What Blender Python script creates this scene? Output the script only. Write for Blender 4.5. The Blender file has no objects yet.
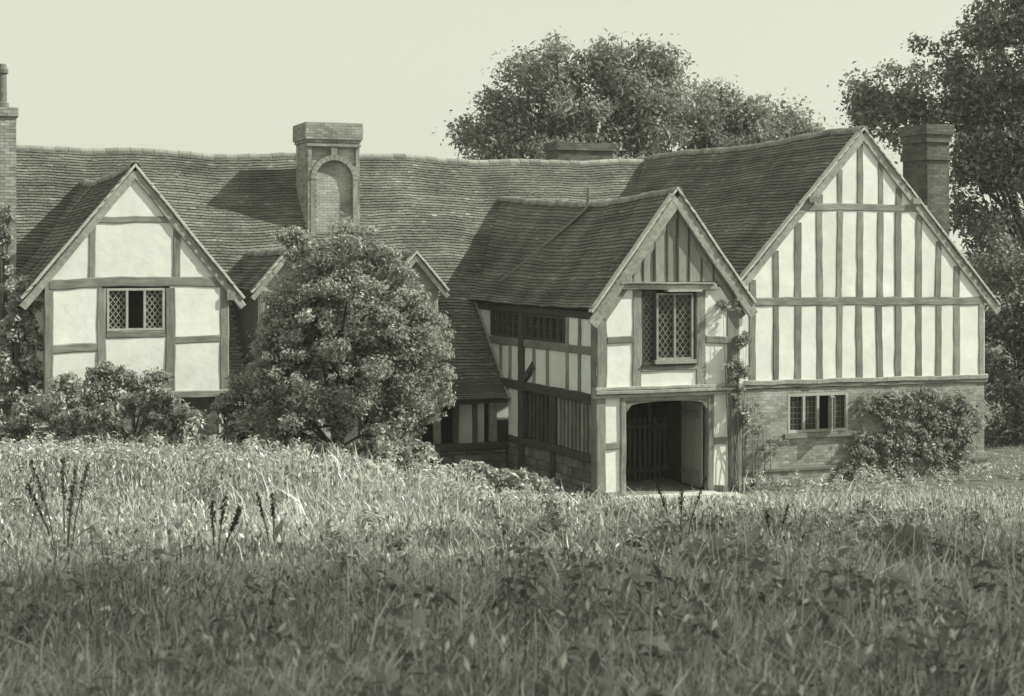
import bpy, math, random
import numpy as np
from mathutils import Vector

R = random.Random(7)
NR = np.random.default_rng(11)
scene = bpy.context.scene
COL = scene.collection

# ------------------------------------------------------------------ camera
TH = math.radians(21.2)
CT, ST = math.cos(TH), math.sin(TH)
CAM = (-14.86, -32.85, 5.62)
cd = bpy.data.cameras.new('camera')
cd.sensor_width = 36.0
cd.lens = 36.0 * 1550 / 1024
cd.shift_y = -93 / 1024
cd.clip_start = 0.1
cd.clip_end = 6000
cd.dof.use_dof = True
cd.dof.focus_distance = 37.0
cd.dof.aperture_fstop = 4.8
cam = bpy.data.objects.new('camera', cd)
cam.location = CAM
cam.rotation_euler = (math.radians(90), 0, -TH)
COL.objects.link(cam)
scene.camera = cam

# ------------------------------------------------------------------ sky and sun
SUN = Vector((2.68, -1.08, 2.40)).normalized()
EL = math.asin(SUN.z)
world = bpy.data.worlds.new('World')
scene.world = world
world.use_nodes = True
wn, wl = world.node_tree.nodes, world.node_tree.links
wn.clear()
sky = wn.new('ShaderNodeTexSky'); sky.sky_type = 'NISHITA'
sky.sun_disc = False
sky.sun_elevation = EL
sky.sun_rotation = math.atan2(SUN.x, SUN.y)
sky.dust_density = 3.0
bw = wn.new('ShaderNodeRGBToBW')
flat = wn.new('ShaderNodeMath'); flat.operation = 'POWER'; flat.inputs[1].default_value = 0.22
mul = wn.new('ShaderNodeMath'); mul.operation = 'MULTIPLY'; mul.inputs[1].default_value = 5.05
tint = wn.new('ShaderNodeMix'); tint.data_type = 'RGBA'; tint.blend_type = 'MULTIPLY'
tint.inputs[0].default_value = 1.0
tint.inputs[7].default_value = (0.985, 1.0, 0.835, 1)
comb = wn.new('ShaderNodeCombineColor')
bg = wn.new('ShaderNodeBackground'); bg.inputs[1].default_value = 0.10
wo = wn.new('ShaderNodeOutputWorld')
wl.new(sky.outputs[0], bw.inputs[0]); wl.new(bw.outputs[0], flat.inputs[0])
wl.new(flat.outputs[0], mul.inputs[0])
for k in range(3): wl.new(mul.outputs[0], comb.inputs[k])
wl.new(comb.outputs[0], tint.inputs[6]); wl.new(tint.outputs[2], bg.inputs[0])
wl.new(bg.outputs[0], wo.inputs[0])
sl = bpy.data.lights.new('sun', 'SUN')
sl.energy = 5.0; sl.angle = math.radians(0.55); sl.color = (1.0, 0.99, 0.86)
so = bpy.data.objects.new('sun', sl)
so.rotation_euler = (-SUN).to_track_quat('-Z', 'Y').to_euler()
so.location = (30, -20, 40)
COL.objects.link(so)
scene.view_settings.view_transform = 'Standard'
scene.view_settings.look = 'None'
scene.view_settings.exposure = 0.26
scene.view_settings.gamma = 1.0

# ------------------------------------------------------------------ materials
def g(v):
    k = 0.895 + 0.085 * min(1, v / 0.7)
    return (v * 0.985, v * 1.02, v * k, 1)

MATS = {}
def mat(name, v, var=0.25, scale=6.0, bump=0.2, bdist=0.01, rough=0.85, tone=False, rnd=0.0,
        detail=6.0, stretch=None, spec=0.3, translucent=0.0, stain=0.0, stain_scale=0.7):
    if name in MATS: return MATS[name]
    m = bpy.data.materials.new(name); m.use_nodes = True
    n, l = m.node_tree.nodes, m.node_tree.links
    p = n['Principled BSDF']
    p.inputs['Roughness'].default_value = rough
    p.inputs['Specular IOR Level'].default_value = spec
    tc = n.new('ShaderNodeTexCoord')
    vec = tc.outputs['Object']
    if stretch:
        mp = n.new('ShaderNodeMapping'); mp.inputs['Scale'].default_value = stretch
        l.new(vec, mp.inputs[0]); vec = mp.outputs[0]
    nz = n.new('ShaderNodeTexNoise'); nz.inputs['Scale'].default_value = scale
    nz.inputs['Detail'].default_value = detail; nz.inputs['Roughness'].default_value = 0.65
    l.new(vec, nz.inputs['Vector'])
    rp = n.new('ShaderNodeValToRGB')
    rp.color_ramp.elements[0].position = 0.28; rp.color_ramp.elements[1].position = 0.72
    rp.color_ramp.elements[0].color = g(v * (1 - var)); rp.color_ramp.elements[1].color = g(min(0.9, v * (1 + var)))
    l.new(nz.outputs['Fac'], rp.inputs[0])
    out = rp.outputs[0]
    def mulc(out, src):
        mx = n.new('ShaderNodeMix'); mx.data_type = 'RGBA'; mx.blend_type = 'MULTIPLY'
        mx.inputs[0].default_value = 1.0
        l.new(out, mx.inputs[6]); l.new(src, mx.inputs[7]); return mx.outputs[2]
    if stain > 0:
        n2 = n.new('ShaderNodeTexNoise'); n2.inputs['Scale'].default_value = stain_scale
        n2.inputs['Detail'].default_value = 4
        l.new(tc.outputs['Object'], n2.inputs['Vector'])
        r2 = n.new('ShaderNodeMapRange'); r2.inputs[1].default_value = 0.35; r2.inputs[2].default_value = 0.65
        r2.inputs[3].default_value = 1 - stain; r2.inputs[4].default_value = 1.0 + stain * 0.3
        l.new(n2.outputs['Fac'], r2.inputs[0]); out = mulc(out, r2.outputs[0])
    if tone:
        at = n.new('ShaderNodeAttribute'); at.attribute_name = 'tone'
        out = mulc(out, at.outputs['Fac'])
    if rnd > 0:
        oi = n.new('ShaderNodeObjectInfo')
        mr = n.new('ShaderNodeMapRange'); mr.inputs[3].default_value = 1 - rnd; mr.inputs[4].default_value = 1 + rnd
        l.new(oi.outputs['Random'], mr.inputs[0]); out = mulc(out, mr.outputs[0])
    l.new(out, p.inputs['Base Color'])
    if bump > 0:
        b = n.new('ShaderNodeBump'); b.inputs['Strength'].default_value = bump; b.inputs['Distance'].default_value = bdist
        l.new(nz.outputs['Fac'], b.inputs['Height']); l.new(b.outputs[0], p.inputs['Normal'])
    if translucent > 0:
        t = n.new('ShaderNodeBsdfTranslucent'); l.new(out, t.inputs[0])
        ms = n.new('ShaderNodeMixShader'); ms.inputs[0].default_value = translucent
        l.new(p.outputs[0], ms.inputs[1]); l.new(t.outputs[0], ms.inputs[2])
        l.new(ms.outputs[0], n['Material Output'].inputs[0])
    MATS[name] = m
    return m

PLASTER = mat('plaster', 0.82, 0.07, 4.0, 0.3, 0.03, 0.9, rnd=0.04, stain=0.08, stain_scale=1.2)
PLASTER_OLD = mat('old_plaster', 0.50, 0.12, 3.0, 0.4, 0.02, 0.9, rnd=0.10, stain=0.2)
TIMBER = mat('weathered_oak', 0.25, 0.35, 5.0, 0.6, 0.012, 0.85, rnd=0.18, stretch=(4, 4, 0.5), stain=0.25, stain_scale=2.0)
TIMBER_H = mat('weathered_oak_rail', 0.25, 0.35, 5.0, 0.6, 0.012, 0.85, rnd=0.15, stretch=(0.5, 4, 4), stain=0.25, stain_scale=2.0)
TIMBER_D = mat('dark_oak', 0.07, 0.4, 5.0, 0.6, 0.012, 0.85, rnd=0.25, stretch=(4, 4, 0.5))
BARGE = mat('bleached_oak', 0.36, 0.30, 6.0, 0.5, 0.01, 0.85, rnd=0.08, stretch=(2, 2, 2), stain=0.25, stain_scale=1.5)
BOARD = mat('gable_board_oak', 0.27, 0.3, 5.0, 0.5, 0.01, 0.85, rnd=0.15, stretch=(5, 5, 0.5))
FRAMEW = mat('painted_frame', 0.42, 0.2, 8.0, 0.3, 0.006, 0.7, rnd=0.05)
LEAD = mat('window_lead', 0.40, 0.15, 12.0, 0.1, 0.003, 0.6)
LEAD_M = mat('grey_window_lead', 0.27, 0.15, 12.0, 0.1, 0.003, 0.7)
FRAMEG = mat('grey_oak_frame', 0.30, 0.25, 8.0, 0.3, 0.006, 0.8)
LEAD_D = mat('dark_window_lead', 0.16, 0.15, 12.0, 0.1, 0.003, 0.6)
TILE = mat('clay_tile', 0.155, 0.35, 12.0, 0.6, 0.015, 0.9, tone=True, stain=0.38, stain_scale=0.8)
DECK = mat('roof_underside', 0.07, 0.3, 5.0, 0.3, 0.02, 0.95)
RIDGE = mat('ridge_tile_clay', 0.24, 0.35, 8.0, 0.5, 0.02, 0.9, rnd=0.25)
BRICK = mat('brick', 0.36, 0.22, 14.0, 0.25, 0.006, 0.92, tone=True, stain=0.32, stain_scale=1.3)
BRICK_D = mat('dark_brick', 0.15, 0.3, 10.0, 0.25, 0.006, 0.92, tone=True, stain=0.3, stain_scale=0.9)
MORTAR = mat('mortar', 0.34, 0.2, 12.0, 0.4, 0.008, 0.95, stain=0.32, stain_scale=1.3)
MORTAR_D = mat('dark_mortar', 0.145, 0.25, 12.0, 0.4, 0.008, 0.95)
STONE = mat('rubble_stone', 0.17, 0.4, 5.0, 0.7, 0.03, 0.95, rnd=0.35)
STEP = mat('worn_step_stone', 0.55, 0.15, 5.0, 0.4, 0.01, 0.9)
INT = mat('interior_dark', 0.045, 0.3, 3.0, 0.2, 0.01, 0.95)  # near-black colour stands in for the gloom of unlit rooms
LEAF = mat('bush_leaf', 0.36, 0.25, 3.0, 0, 0, 0.42, tone=True, spec=0.55, translucent=0.42)
LEAF_T = mat('tree_leaf', 0.27, 0.25, 1.0, 0, 0, 0.5, tone=True, spec=0.4, translucent=0.35)
LEAF_R = mat('dark_tree_leaf', 0.22, 0.25, 1.0, 0, 0, 0.5, tone=True, spec=0.4, translucent=0.3)
LEAF_P = mat('pale_leaf', 0.42, 0.25, 3.0, 0, 0, 0.5, tone=True, spec=0.4, translucent=0.35)
BARK = mat('bark', 0.10, 0.4, 8.0, 0.8, 0.03, 0.95, stretch=(3, 3, 0.7))
GRASSM = mat('meadow_grass_blades', 0.46, 0.2, 0.5, 0, 0, 0.6, tone=True, spec=0.3, translucent=0.3)
DOCK = mat('dock_leaf', 0.24, 0.3, 6.0, 0.2, 0.01, 0.5, rnd=0.2, translucent=0.2)
DOCKS = mat('dock_seed', 0.07, 0.3, 9.0, 0.3, 0.01, 0.8)
EARTH = mat('meadow_earth', 0.13, 0.5, 5.0, 0.8, 0.06, 0.95, stain=0.3, stain_scale=0.2)
GRAVEL = mat('gravel', 0.46, 0.25, 14.0, 0.6, 0.02, 0.95)
BRICK_PLAIN = mat('plain_rubbed_brick', 0.31, 0.3, 12.0, 0.4, 0.008, 0.9, stain=0.25, stain_scale=2.0)
POT = mat('chimney_pot_clay', 0.16, 0.3, 9.0, 0.4, 0.01, 0.9)

def glass():
    m = bpy.data.materials.new('old_glass'); m.use_nodes = True
    p = m.node_tree.nodes['Principled BSDF']
    n, l = m.node_tree.nodes, m.node_tree.links
    nz = n.new('ShaderNodeTexNoise'); nz.inputs['Scale'].default_value = 9.0
    tc = n.new('ShaderNodeTexCoord'); l.new(tc.outputs['Object'], nz.inputs['Vector'])
    b = n.new('ShaderNodeBump'); b.inputs['Strength'].default_value = 0.35; b.inputs['Distance'].default_value = 0.02
    l.new(nz.outputs['Fac'], b.inputs['Height']); l.new(b.outputs[0], p.inputs['Normal'])
    p.inputs['Base Color'].default_value = g(0.035); p.inputs['Roughness'].default_value = 0.12
    p.inputs['Specular IOR Level'].default_value = 0.3
    return m
GLASS = glass()

# ------------------------------------------------------------------ mesh helpers
def link(name, me, m=None, parent=None):
    o = bpy.data.objects.new(name, me); COL.objects.link(o)
    if m is not None and me is not None and not me.materials: me.materials.append(m)
    if parent is not None: o.parent = parent
    return o

def mk(name, V, F, m, parent=None):
    me = bpy.data.meshes.new(name); me.from_pydata([tuple(v) for v in V], [], F); me.update()
    return link(name, me, m, parent)

def npmesh(name, V, F, m, parent=None, tone=None, smooth=False):
    V = np.asarray(V, np.float32); F = np.asarray(F, np.int32); k = F.shape[1]
    me = bpy.data.meshes.new(name)
    me.vertices.add(len(V)); me.vertices.foreach_set('co', V.ravel())
    me.loops.add(F.size); me.loops.foreach_set('vertex_index', F.ravel())
    me.polygons.add(len(F))
    me.polygons.foreach_set('loop_start', np.arange(0, F.size, k, dtype=np.int32))
    try: me.polygons.foreach_set('loop_total', np.full(len(F), k, np.int32))
    except Exception: pass
    if tone is not None:
        a = me.attributes.new('tone', 'FLOAT', 'POINT'); a.data.foreach_set('value', np.asarray(tone, np.float32))
    me.update(calc_edges=True)
    me.polygons.foreach_set('use_smooth', np.full(len(F), bool(smooth)))
    return link(name, me, m, parent)

def empty(name, loc=(0, 0, 0), parent=None):
    o = bpy.data.objects.new(name, None); COL.objects.link(o); o.location = loc; o.empty_display_size = 0.3
    if parent is not None: o.parent = parent
    return o

def tag(o, label, cat, group=None, kind=None):
    o['label'] = label; o['category'] = cat
    if group: o['group'] = group
    if kind: o['kind'] = kind
    return o

class Fr:                                   # a wall plane: u along, z up, w outward
    def __init__(s, ox, oy, ux, uy, nx, ny): s.o = (ox, oy); s.u = (ux, uy); s.n = (nx, ny)
    def p(s, u, z, w=0.0):
        return (s.o[0] + s.u[0] * u + s.n[0] * w, s.o[1] + s.u[1] * u + s.n[1] * w, z)

def front(y): return Fr(0, y, 1, 0, 0, -1)
def side_l(x): return Fr(x, 0, 0, 1, -1, 0)

def prism(name, poly, w0, w1, fr, m, parent):
    n = len(poly)
    V = [fr.p(u, z, w1) for u, z in poly] + [fr.p(u, z, w0) for u, z in poly]
    F = [list(range(n)), list(range(2 * n - 1, n - 1, -1))]
    for i in range(n):
        j = (i + 1) % n; F.append([i, i + n, j + n, j])
    return mk(name, V, F, m, parent)

def rect(u0, u1, z0, z1): return [(u0, z0), (u1, z0), (u1, z1), (u0, z1)]

def box(name, x0, x1, y0, y1, z0, z1, m, parent):
    return prism(name, rect(x0, x1, z0, z1), 0, y1 - y0, front(y1), m, parent)

def clip(poly, rc):
    def cut(P, f):
        out = []
        for i in range(len(P)):
            a, b = P[i - 1], P[i]; fa, fb = f(a), f(b)
            if fa >= 0: out.append(a)
            if (fa >= 0) != (fb >= 0):
                t = fa / (fa - fb); out.append((a[0] + t * (b[0] - a[0]), a[1] + t * (b[1] - a[1])))
        return out
    u0, u1, z0, z1 = rc
    for f in (lambda p: p[0] - u0, lambda p: u1 - p[0], lambda p: p[1] - z0, lambda p: z1 - p[1]):
        if len(poly) < 3: return []
        poly = cut(poly, f)
    if len(poly) < 3: return []
    A = abs(sum(poly[i - 1][0] * poly[i][1] - poly[i][0] * poly[i - 1][1] for i in range(len(poly)))) / 2
    return poly if A > 0.01 else []

def timber(name, a, b, w, fr, parent, m=None, wf=0.025, wb=-0.14, wob=0.012, w2=None, camber=0.0):
    dx, dz = b[0] - a[0], b[1] - a[1]; L = math.hypot(dx, dz)
    tx, tz = dx / L, dz / L; nx, nz = -tz, tx
    if m is None: m = TIMBER if abs(dz) > abs(dx) * 0.5 else TIMBER_H
    k = max(2, int(L / 0.35)); V = []; c = min(0.02, w * 0.12)
    w2 = w2 or w
    for i in range(k + 1):
        t = i / k; h0 = (w + (w2 - w) * t) / 2
        off = R.uniform(-wob, wob) + camber * 4 * t * (1 - t)
        hl = h0 * R.uniform(0.93, 1.05); hr = h0 * R.uniform(0.93, 1.05); d = R.uniform(-.006, .006)
        for s, ww in ((-hl, wb), (-hl, wf - c + d), (-hl + c, wf + d), (hr - c, wf + d), (hr, wf - c + d), (hr, wb)):
            V.append(fr.p(a[0] + tx * L * t + nx * (s + off), a[1] + tz * L * t + nz * (s + off), ww))
    F = []
    for i in range(k):
        for j in range(6):
            j2 = (j + 1) % 6; F.append([i * 6 + j, i * 6 + j2, (i + 1) * 6 + j2, (i + 1) * 6 + j])
    F.append(list(range(5, -1, -1))); F.append([k * 6 + j for j in range(6)])
    return mk(name, V, F, m, parent)

def tube(V, F, pts, radii, n=7, jit=0.0):
    base = len(V); P = [Vector(p) for p in pts]
    for i, p in enumerate(P):
        t = (P[min(i + 1, len(P) - 1)] - P[max(i - 1, 0)]).normalized()
        a = t.orthogonal().normalized()
        if i and abs(a.dot(pa)) < 0.99: a = (pa - t * pa.dot(t)).normalized()
        pa = a; b = t.cross(a)
        for j in range(n):
            q = 2 * math.pi * j / n; r = radii[i] * (1 + R.uniform(-jit, jit))
            V.append(tuple(p + a * math.cos(q) * r + b * math.sin(q) * r))
    for i in range(len(P) - 1):
        for j in range(n):
            j2 = (j + 1) % n
            F.append([base + i * n + j, base + i * n + j2, base + (i + 1) * n + j2, base + (i + 1) * n + j])
    F.append([base + j for j in range(n - 1, -1, -1)]); F.append([base + (len(P) - 1) * n + j for j in range(n)])

BOXF = np.array([[0, 1, 2, 3], [7, 6, 5, 4], [0, 4, 5, 1], [1, 5, 6, 2], [2, 6, 7, 3], [3, 7, 4, 0]])
def boxes(items, fr):                       # items: rows of u0,u1,z0,z1,w0,w1
    A = np.asarray(items, np.float64); n = len(A)
    u0, u1, z0, z1, w0, w1 = A.T
    V = np.zeros((n, 8, 3))
    for i, (u, z, w) in enumerate(((u0, z0, w1), (u1, z0, w1), (u1, z1, w1), (u0, z1, w1),
                                   (u0, z0, w0), (u1, z0, w0), (u1, z1, w0), (u0, z1, w0))):
        V[:, i, 0] = fr.o[0] + fr.u[0] * u + fr.n[0] * w
        V[:, i, 1] = fr.o[1] + fr.u[1] * u + fr.n[1] * w
        V[:, i, 2] = z
    F = (BOXF[None] + np.arange(n)[:, None, None] * 8).reshape(-1, 4)
    return V.reshape(-1, 3), F

def bricks(fr, u0, u1, z0, z1, w, depth, keep=None, proud=0.004, tlo=0.70, thi=1.22):
    out, tone = [], []
    z = z0; row = 0
    while z < z1 - 0.03:
        h = min(0.070, z1 - z); u = u0 - (0.115 if row % 2 else 0.0); k = 0
        while u < u1:
            L = 0.222
            a, b = max(u, u0), min(u + L - 0.007, u1)
            if b - a > 0.03 and (keep is None or keep((a + b) / 2, z + h / 2)):
                d = proud + R.uniform(-.0025, .004)
                out.append((a, b, z + R.uniform(-.002, .002), z + h - 0.002, w - depth, w + d))
                tone += [R.uniform(tlo, thi)] * 8
            u += L
        z += 0.076; row += 1
    return out, tone

def brick_part(name, groups, m, parent, label=None):
    Vs, Fs, T, off = [], [], [], 0
    for fr, (it, tn) in groups:
        if not it: continue
        V, F = boxes(it, fr); Vs.append(V); Fs.append(F + off); off += len(V); T += tn
    o = npmesh(name, np.vstack(Vs), np.vstack(Fs), m, parent, T); o['kind'] = 'stuff'
    if label: o['label'] = label
    return o

# ------------------------------------------------------------------ ground
def sst(a, b, x):
    t = np.clip((x - a) / (b - a), 0, 1); return t * t * (3 - 2 * t)

def ground(X, Y):
    X = np.asarray(X, float); Y = np.asarray(Y, float)
    d = (X - CAM[0]) * ST + (Y - CAM[1]) * CT
    r = (X - CAM[0]) * CT - (Y - CAM[1]) * ST
    dd = np.clip(d, -60, 60.0)
    z = 4.0 - 0.139 * (np.maximum(dd, -4) - 5.5) + 0.03 * (-4 - np.minimum(dd, -4))
    z = np.logaddexp(z * 8, -0.07 * 8) / 8
    px = 512 + 1550 * r / np.maximum(d, 8)
    w = 1 - sst(260, 565, px)
    bump = w * sst(15, 30, d) * (1 - sst(33.6, 37.5, d))
    z = z + 1.0 * bump
    z = z + 0.05 * np.sin(X * 0.9 + 1.3) * np.sin(Y * 0.8) * (1 - sst(30, 35, d))
    far = sst(60, 160, np.hypot(X, Y))
    z = z - far * 1.5
    return z

def from_dr(d, r): return CAM[0] + d * ST + r * CT, CAM[1] + d * CT - r * ST

dv = np.concatenate([[-2500, -900, -300, -120, -60, -30, -15], np.arange(-6, 60, 0.6), [64, 72, 90, 120, 170, 300, 700, 1500, 4500]])
rv = np.concatenate([[-4000, -1500, -500, -200, -100, -60], np.arange(-40, 40.1, 1.0), [60, 100, 200, 500, 1500, 4000]])
DD, RR = np.meshgrid(dv, rv, indexing='ij')
GX, GY = from_dr(DD, RR)
GZ = ground(GX, GY)
nd, nr = DD.shape
ii, jj = np.meshgrid(np.arange(nd - 1), np.arange(nr - 1), indexing='ij')
i0 = (ii * nr + jj).ravel()
go = npmesh('ground', np.stack([GX, GY, GZ], -1).reshape(-1, 3), np.stack([i0, i0 + 1, i0 + nr + 1, i0 + nr], -1), EARTH, smooth=True)
tag(go, 'earth of the sloping meadow under the long grass', 'ground', kind='structure')

# gravel path along the fronts, draped on the ground
pu = np.linspace(0.45, 3.5, 40); pv = np.linspace(-1.25, -0.06, 8)
PU, PV = np.meshgrid(pu, pv, indexing='ij')
PV = PV + 0.14 * np.sin(PU * 2.7) * (PV < -1.0) * 1.0
PZ = ground(PU, PV) + 0.012
a0, b0 = np.meshgrid(np.arange(39), np.arange(7), indexing='ij'); q0 = (a0 * 8 + b0).ravel()
po = npmesh('path', np.stack([PU, PV, PZ], -1).reshape(-1, 3), np.stack([q0, q0 + 8, q0 + 9, q0 + 1], -1), GRAVEL, smooth=True)
tag(po, 'pale gravel path in front of the porch doorway', 'path', kind='structure')

# ------------------------------------------------------------------ the house
house = empty('manor_house', (0, 0, 0))
tag(house, 'long timber framed manor house with tiled roofs and three white gables', 'house')

def wav(p, q, s):
    return 0.016 * np.sin(p * 1.35 + s) * np.sin(q * 1.1 + s * 2) + 0.008 * np.sin(p * 3.7 + q * 1.7 + s) + 0.006 * np.sin(p * 6.9 - q * 2.9 + 2 * s)

class Slope:
    """one roof slope: p runs along the ridge, q is the horizontal distance from it"""
    def __init__(s, A, along, out, L, W, tan, sag, seed):
        s.A, s.al, s.out, s.L, s.W, s.tan, s.sag, s.seed = A, along, out, L, W, tan, sag, seed
    def pos(s, p, q, lift=0.0):
        z = s.A[2] - s.tan * q + s.sag(p) * (1 - 0.75 * q / s.W) + wav(p, q, s.seed)
        kick = np.maximum(0, q - (s.W - 0.7)); z = z + kick * kick * 0.35
        c = 1 / math.sqrt(1 + s.tan ** 2); sn = s.tan * c
        return np.stack([s.A[0] + s.al[0] * p + s.out[0] * (q + sn * lift), s.A[1] + s.al[1] * p + s.out[1] * (q + sn * lift), z + c * lift], -1)

def build_slope(name, S, keep=None, gauge=0.118, tw=0.165):
    c = 1 / math.sqrt(1 + S.tan ** 2)
    dq = gauge * c; rows = int(S.W / dq)
    P, Q, SH = [], [], []
    for k in range(rows):
        q = S.W - k * dq
        n = int(S.L / tw) + 1
        p = np.arange(n) * tw + (tw / 2 if k % 2 else 0) - tw / 4 + NR.uniform(-.008, .008, n)
        P.append(p); Q.append(np.full(n, q) + NR.uniform(-.0035, .0035, n)); SH.append(np.full(n, NR.uniform(0.78, 1.20)))
    P, Q, SH = np.concatenate(P), np.concatenate(Q), np.concatenate(SH)
    ok = (P > 0) & (P < S.L)
    if keep is not None:
        C = S.pos(P, Q); ok &= keep(C[:, 0], C[:, 1], C[:, 2])
    P, Q, SH = P[ok], Q[ok], SH[ok]; n = len(P)
    hw = tw / 2 - 0.0015; ql = gauge * 1.25 * c
    l1 = 0.042 + NR.uniform(-.004, .006, n); l2 = l1 + NR.uniform(-.006, .006, n)
    slip = (NR.random(n) < 0.03) * NR.uniform(0.01, 0.03, n)
    V = np.stack([S.pos(P - hw, Q - ql, 0.008), S.pos(P + hw, Q - ql, 0.008),
                  S.pos(P + hw, Q + slip, l2), S.pos(P - hw, Q + slip, l1),
                  S.pos(P + hw, Q + slip, l2 - 0.032), S.pos(P - hw, Q + slip, l1 - 0.032)], 1)
    T = np.array([[0, 1, 2], [0, 2, 3], [3, 2, 4], [3, 4, 5], [0, 3, 5], [1, 4, 2]])
    F = (T[None] + np.arange(n)[:, None, None] * 6).reshape(-1, 3)
    tone = np.repeat(SH * NR.uniform(0.88, 1.12, n) * np.where(NR.random(n) < 0.025, 1.5, 1), 6)
    # deck under the tiles
    gp, gq = np.linspace(0.02, S.L, max(4, int(S.L / 0.7))), np.linspace(0, S.W - 0.03, 9)
    GP, GQ = np.meshgrid(gp, gq, indexing='ij'); a, b = GP.shape
    T1 = S.pos(GP, GQ, -0.012).reshape(-1, 3); T2 = S.pos(GP, GQ, -0.10).reshape(-1, 3)
    i, j = np.meshgrid(np.arange(a - 1), np.arange(b - 1), indexing='ij'); k0 = (i * b + j).ravel()
    q = np.stack([k0, k0 + 1, k0 + b + 1, k0 + b], -1); N = a * b
    rim = list(range(0, b)) + [r_ * b + b - 1 for r_ in range(1, a)] + [(a - 1) * b + j_ for j_ in range(b - 2, -1, -1)] + [r_ * b for r_ in range(a - 2, 0, -1)]
    rq = np.array([[rim[x], rim[(x + 1) % len(rim)], rim[(x + 1) % len(rim)] + N, rim[x] + N] for x in range(len(rim))])
    roof = npmesh(name, np.vstack([T1, T2]), np.vstack([q, q[:, ::-1] + N, rq]), DECK, house)
    t = npmesh('tile_courses', V.reshape(-1, 3), F, TILE, roof, tone); t['kind'] = 'stuff'
    return roof

def ridge_mesh():
    V, F = [], []; n = 8
    for x in (0, 0.335):
        for rr in (0.135, 0.115):
            for i in range(n + 1):
                q = math.radians(-12 + 204 * i / n); V.append((x, rr * math.cos(q), rr * math.sin(q) - 0.05))
    m = n + 1
    for i in range(n):
        F += [[i, i + 1, 2 * m + i + 1, 2 * m + i], [m + i, 3 * m + i, 3 * m + i + 1, m + i + 1], [i, m + i, m + i + 1, i + 1], [2 * m + i, 2 * m + i + 1, 3 * m + i + 1, 3 * m + i]]
    F += [[0, 2 * m, 3 * m, m], [n, m + n, 3 * m + n, 2 * m + n]]
    me = bpy.data.meshes.new('ridge_tile'); me.from_pydata(V, [], F); me.materials.append(RIDGE); me.update()
    return me
RIDGE_ME = ridge_mesh()

def ridge_run(A, along, L, sag, roof, skip=None, seed=0.0):
    p = 0.0
    while p < L - 0.1:
        x, y = A[0] + along[0] * p, A[1] + along[1] * p
        if skip is None or not skip(x, y):
            z = A[2] + float(sag(np.array(p))) + float(wav(np.array(p), np.array(0.0), seed)) + 0.02
            z2 = A[2] + float(sag(np.array(p + .34))) + float(wav(np.array(p + .34), np.array(0.0), seed)) + 0.02
            o = link('ridge_tile', RIDGE_ME, None, roof)
            o.location = (x, y, z - 0.03 + R.uniform(-.006, .01))
            o.rotation_euler = (R.uniform(-.05, .05), -math.atan2(z2 - z, 0.34) + R.uniform(-.02, .02), math.atan2(along[1], along[0]) + R.uniform(-.03, .03))
        p += 0.345

K = 0.95                                    # pitch of the main range
def main_z(Y): return 1.78 + K * (Y - 5.7)
YR, ZR = 12.9, 1.78 + K * 7.2
MX0, MX1 = -12.75, 11.2
msag = lambda p: 0.05 * np.sin(p * 0.75 - 0.3) + 0.035 * np.sin(p * 1.6 + 1.0) - 0.02
lsag = lambda p: -0.05 * np.sin(p * 0.30) + 0.10 * sst(8.0, 10.6, p)
psag = lambda p: -0.20 * np.sin(np.clip(p / 9.0, 0, 1) * math.pi) + 0.14 * sst(9.0, 11.3, p)
rsag = lambda p: 0.04 * np.sin(p * 0.8) - 0.06 * np.sin(p / 13 * math.pi)
# wing ridges: x, z, pitch, front y
LWX, LWZ, LWT, LWY = -10.33, 7.55, 1.28, 1.40
PX, PZ_, PT, PY = 2.02, 7.18, 1.37, -0.14
RX, RZ, RT, RY = 7.66, 8.82, 1.11, 0.55

over_main = lambda X, Y, Z: Z > main_z(Y) - 0.12
S_main = Slope((MX0, YR, ZR), (1, 0), (0, -1), MX1 - MX0, 7.35, K, msag, 0.4)
def main_keep(X, Y, Z):
    k = ~((np.abs(X - LWX) < 2.2) & (Z < LWZ - LWT * np.abs(X - LWX) - 0.2))
    k &= ~((np.abs(X - PX) < 2.1) & (Z < PZ_ - PT * np.abs(X - PX) - 0.35))
    k &= ~((X > 3.9) & (X < 11.5) & (Z < RZ - RT * np.abs(X - RX) - 0.25))
    k &= ~((X > 3.9) & (Z < 4.2)) & (X < 9.5)
    k &= ~((X > -4.28) & (X < -2.9) & (Y > 10.35) & (Y < 11.8))
    for dx in (-6.08, -2.68):
        k &= ~((np.abs(X - dx) < 0.78) & (Z < 5.72 - 1.3 * np.abs(X - dx) - 0.15))
    return k
roof_main = build_slope('roof', S_main, main_keep)
S_back = Slope((MX0, YR, ZR), (1, 0), (0, 1), MX1 - MX0, 5.6, K, msag, 0.4)
build_slope('roof', S_back, None, gauge=0.22, tw=0.33)
ridge_run((MX0, YR, ZR), (1, 0), 20.3, msag, roof_main, lambda x, y: False, 0.4)

def wing_roof(x, z, tan, y0, L, W, sag, seed, ridge_end, rW=None):
    a = build_slope('roof', Slope((x, y0, z), (0, 1), (-1, 0), L, W, tan, sag, seed), over_main)
    build_slope('roof', Slope((x, y0, z), (0, 1), (1, 0), L, rW or W, tan, sag, seed + 1), over_main)
    ridge_run((x, y0, z), (0, 1), ridge_end, sag, a, None, seed)
    return a
wing_roof(LWX, LWZ, LWT, LWY, 11.0, 2.30, lsag, 1.0, 10.8)
wing_roof(PX, PZ_, PT, PY, 12.0, 2.17, psag, 2.0, 11.75, 2.05)
wing_roof(RX, RZ, RT, RY, 13.0, 4.15, rsag, 3.0, 12.9)

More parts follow.
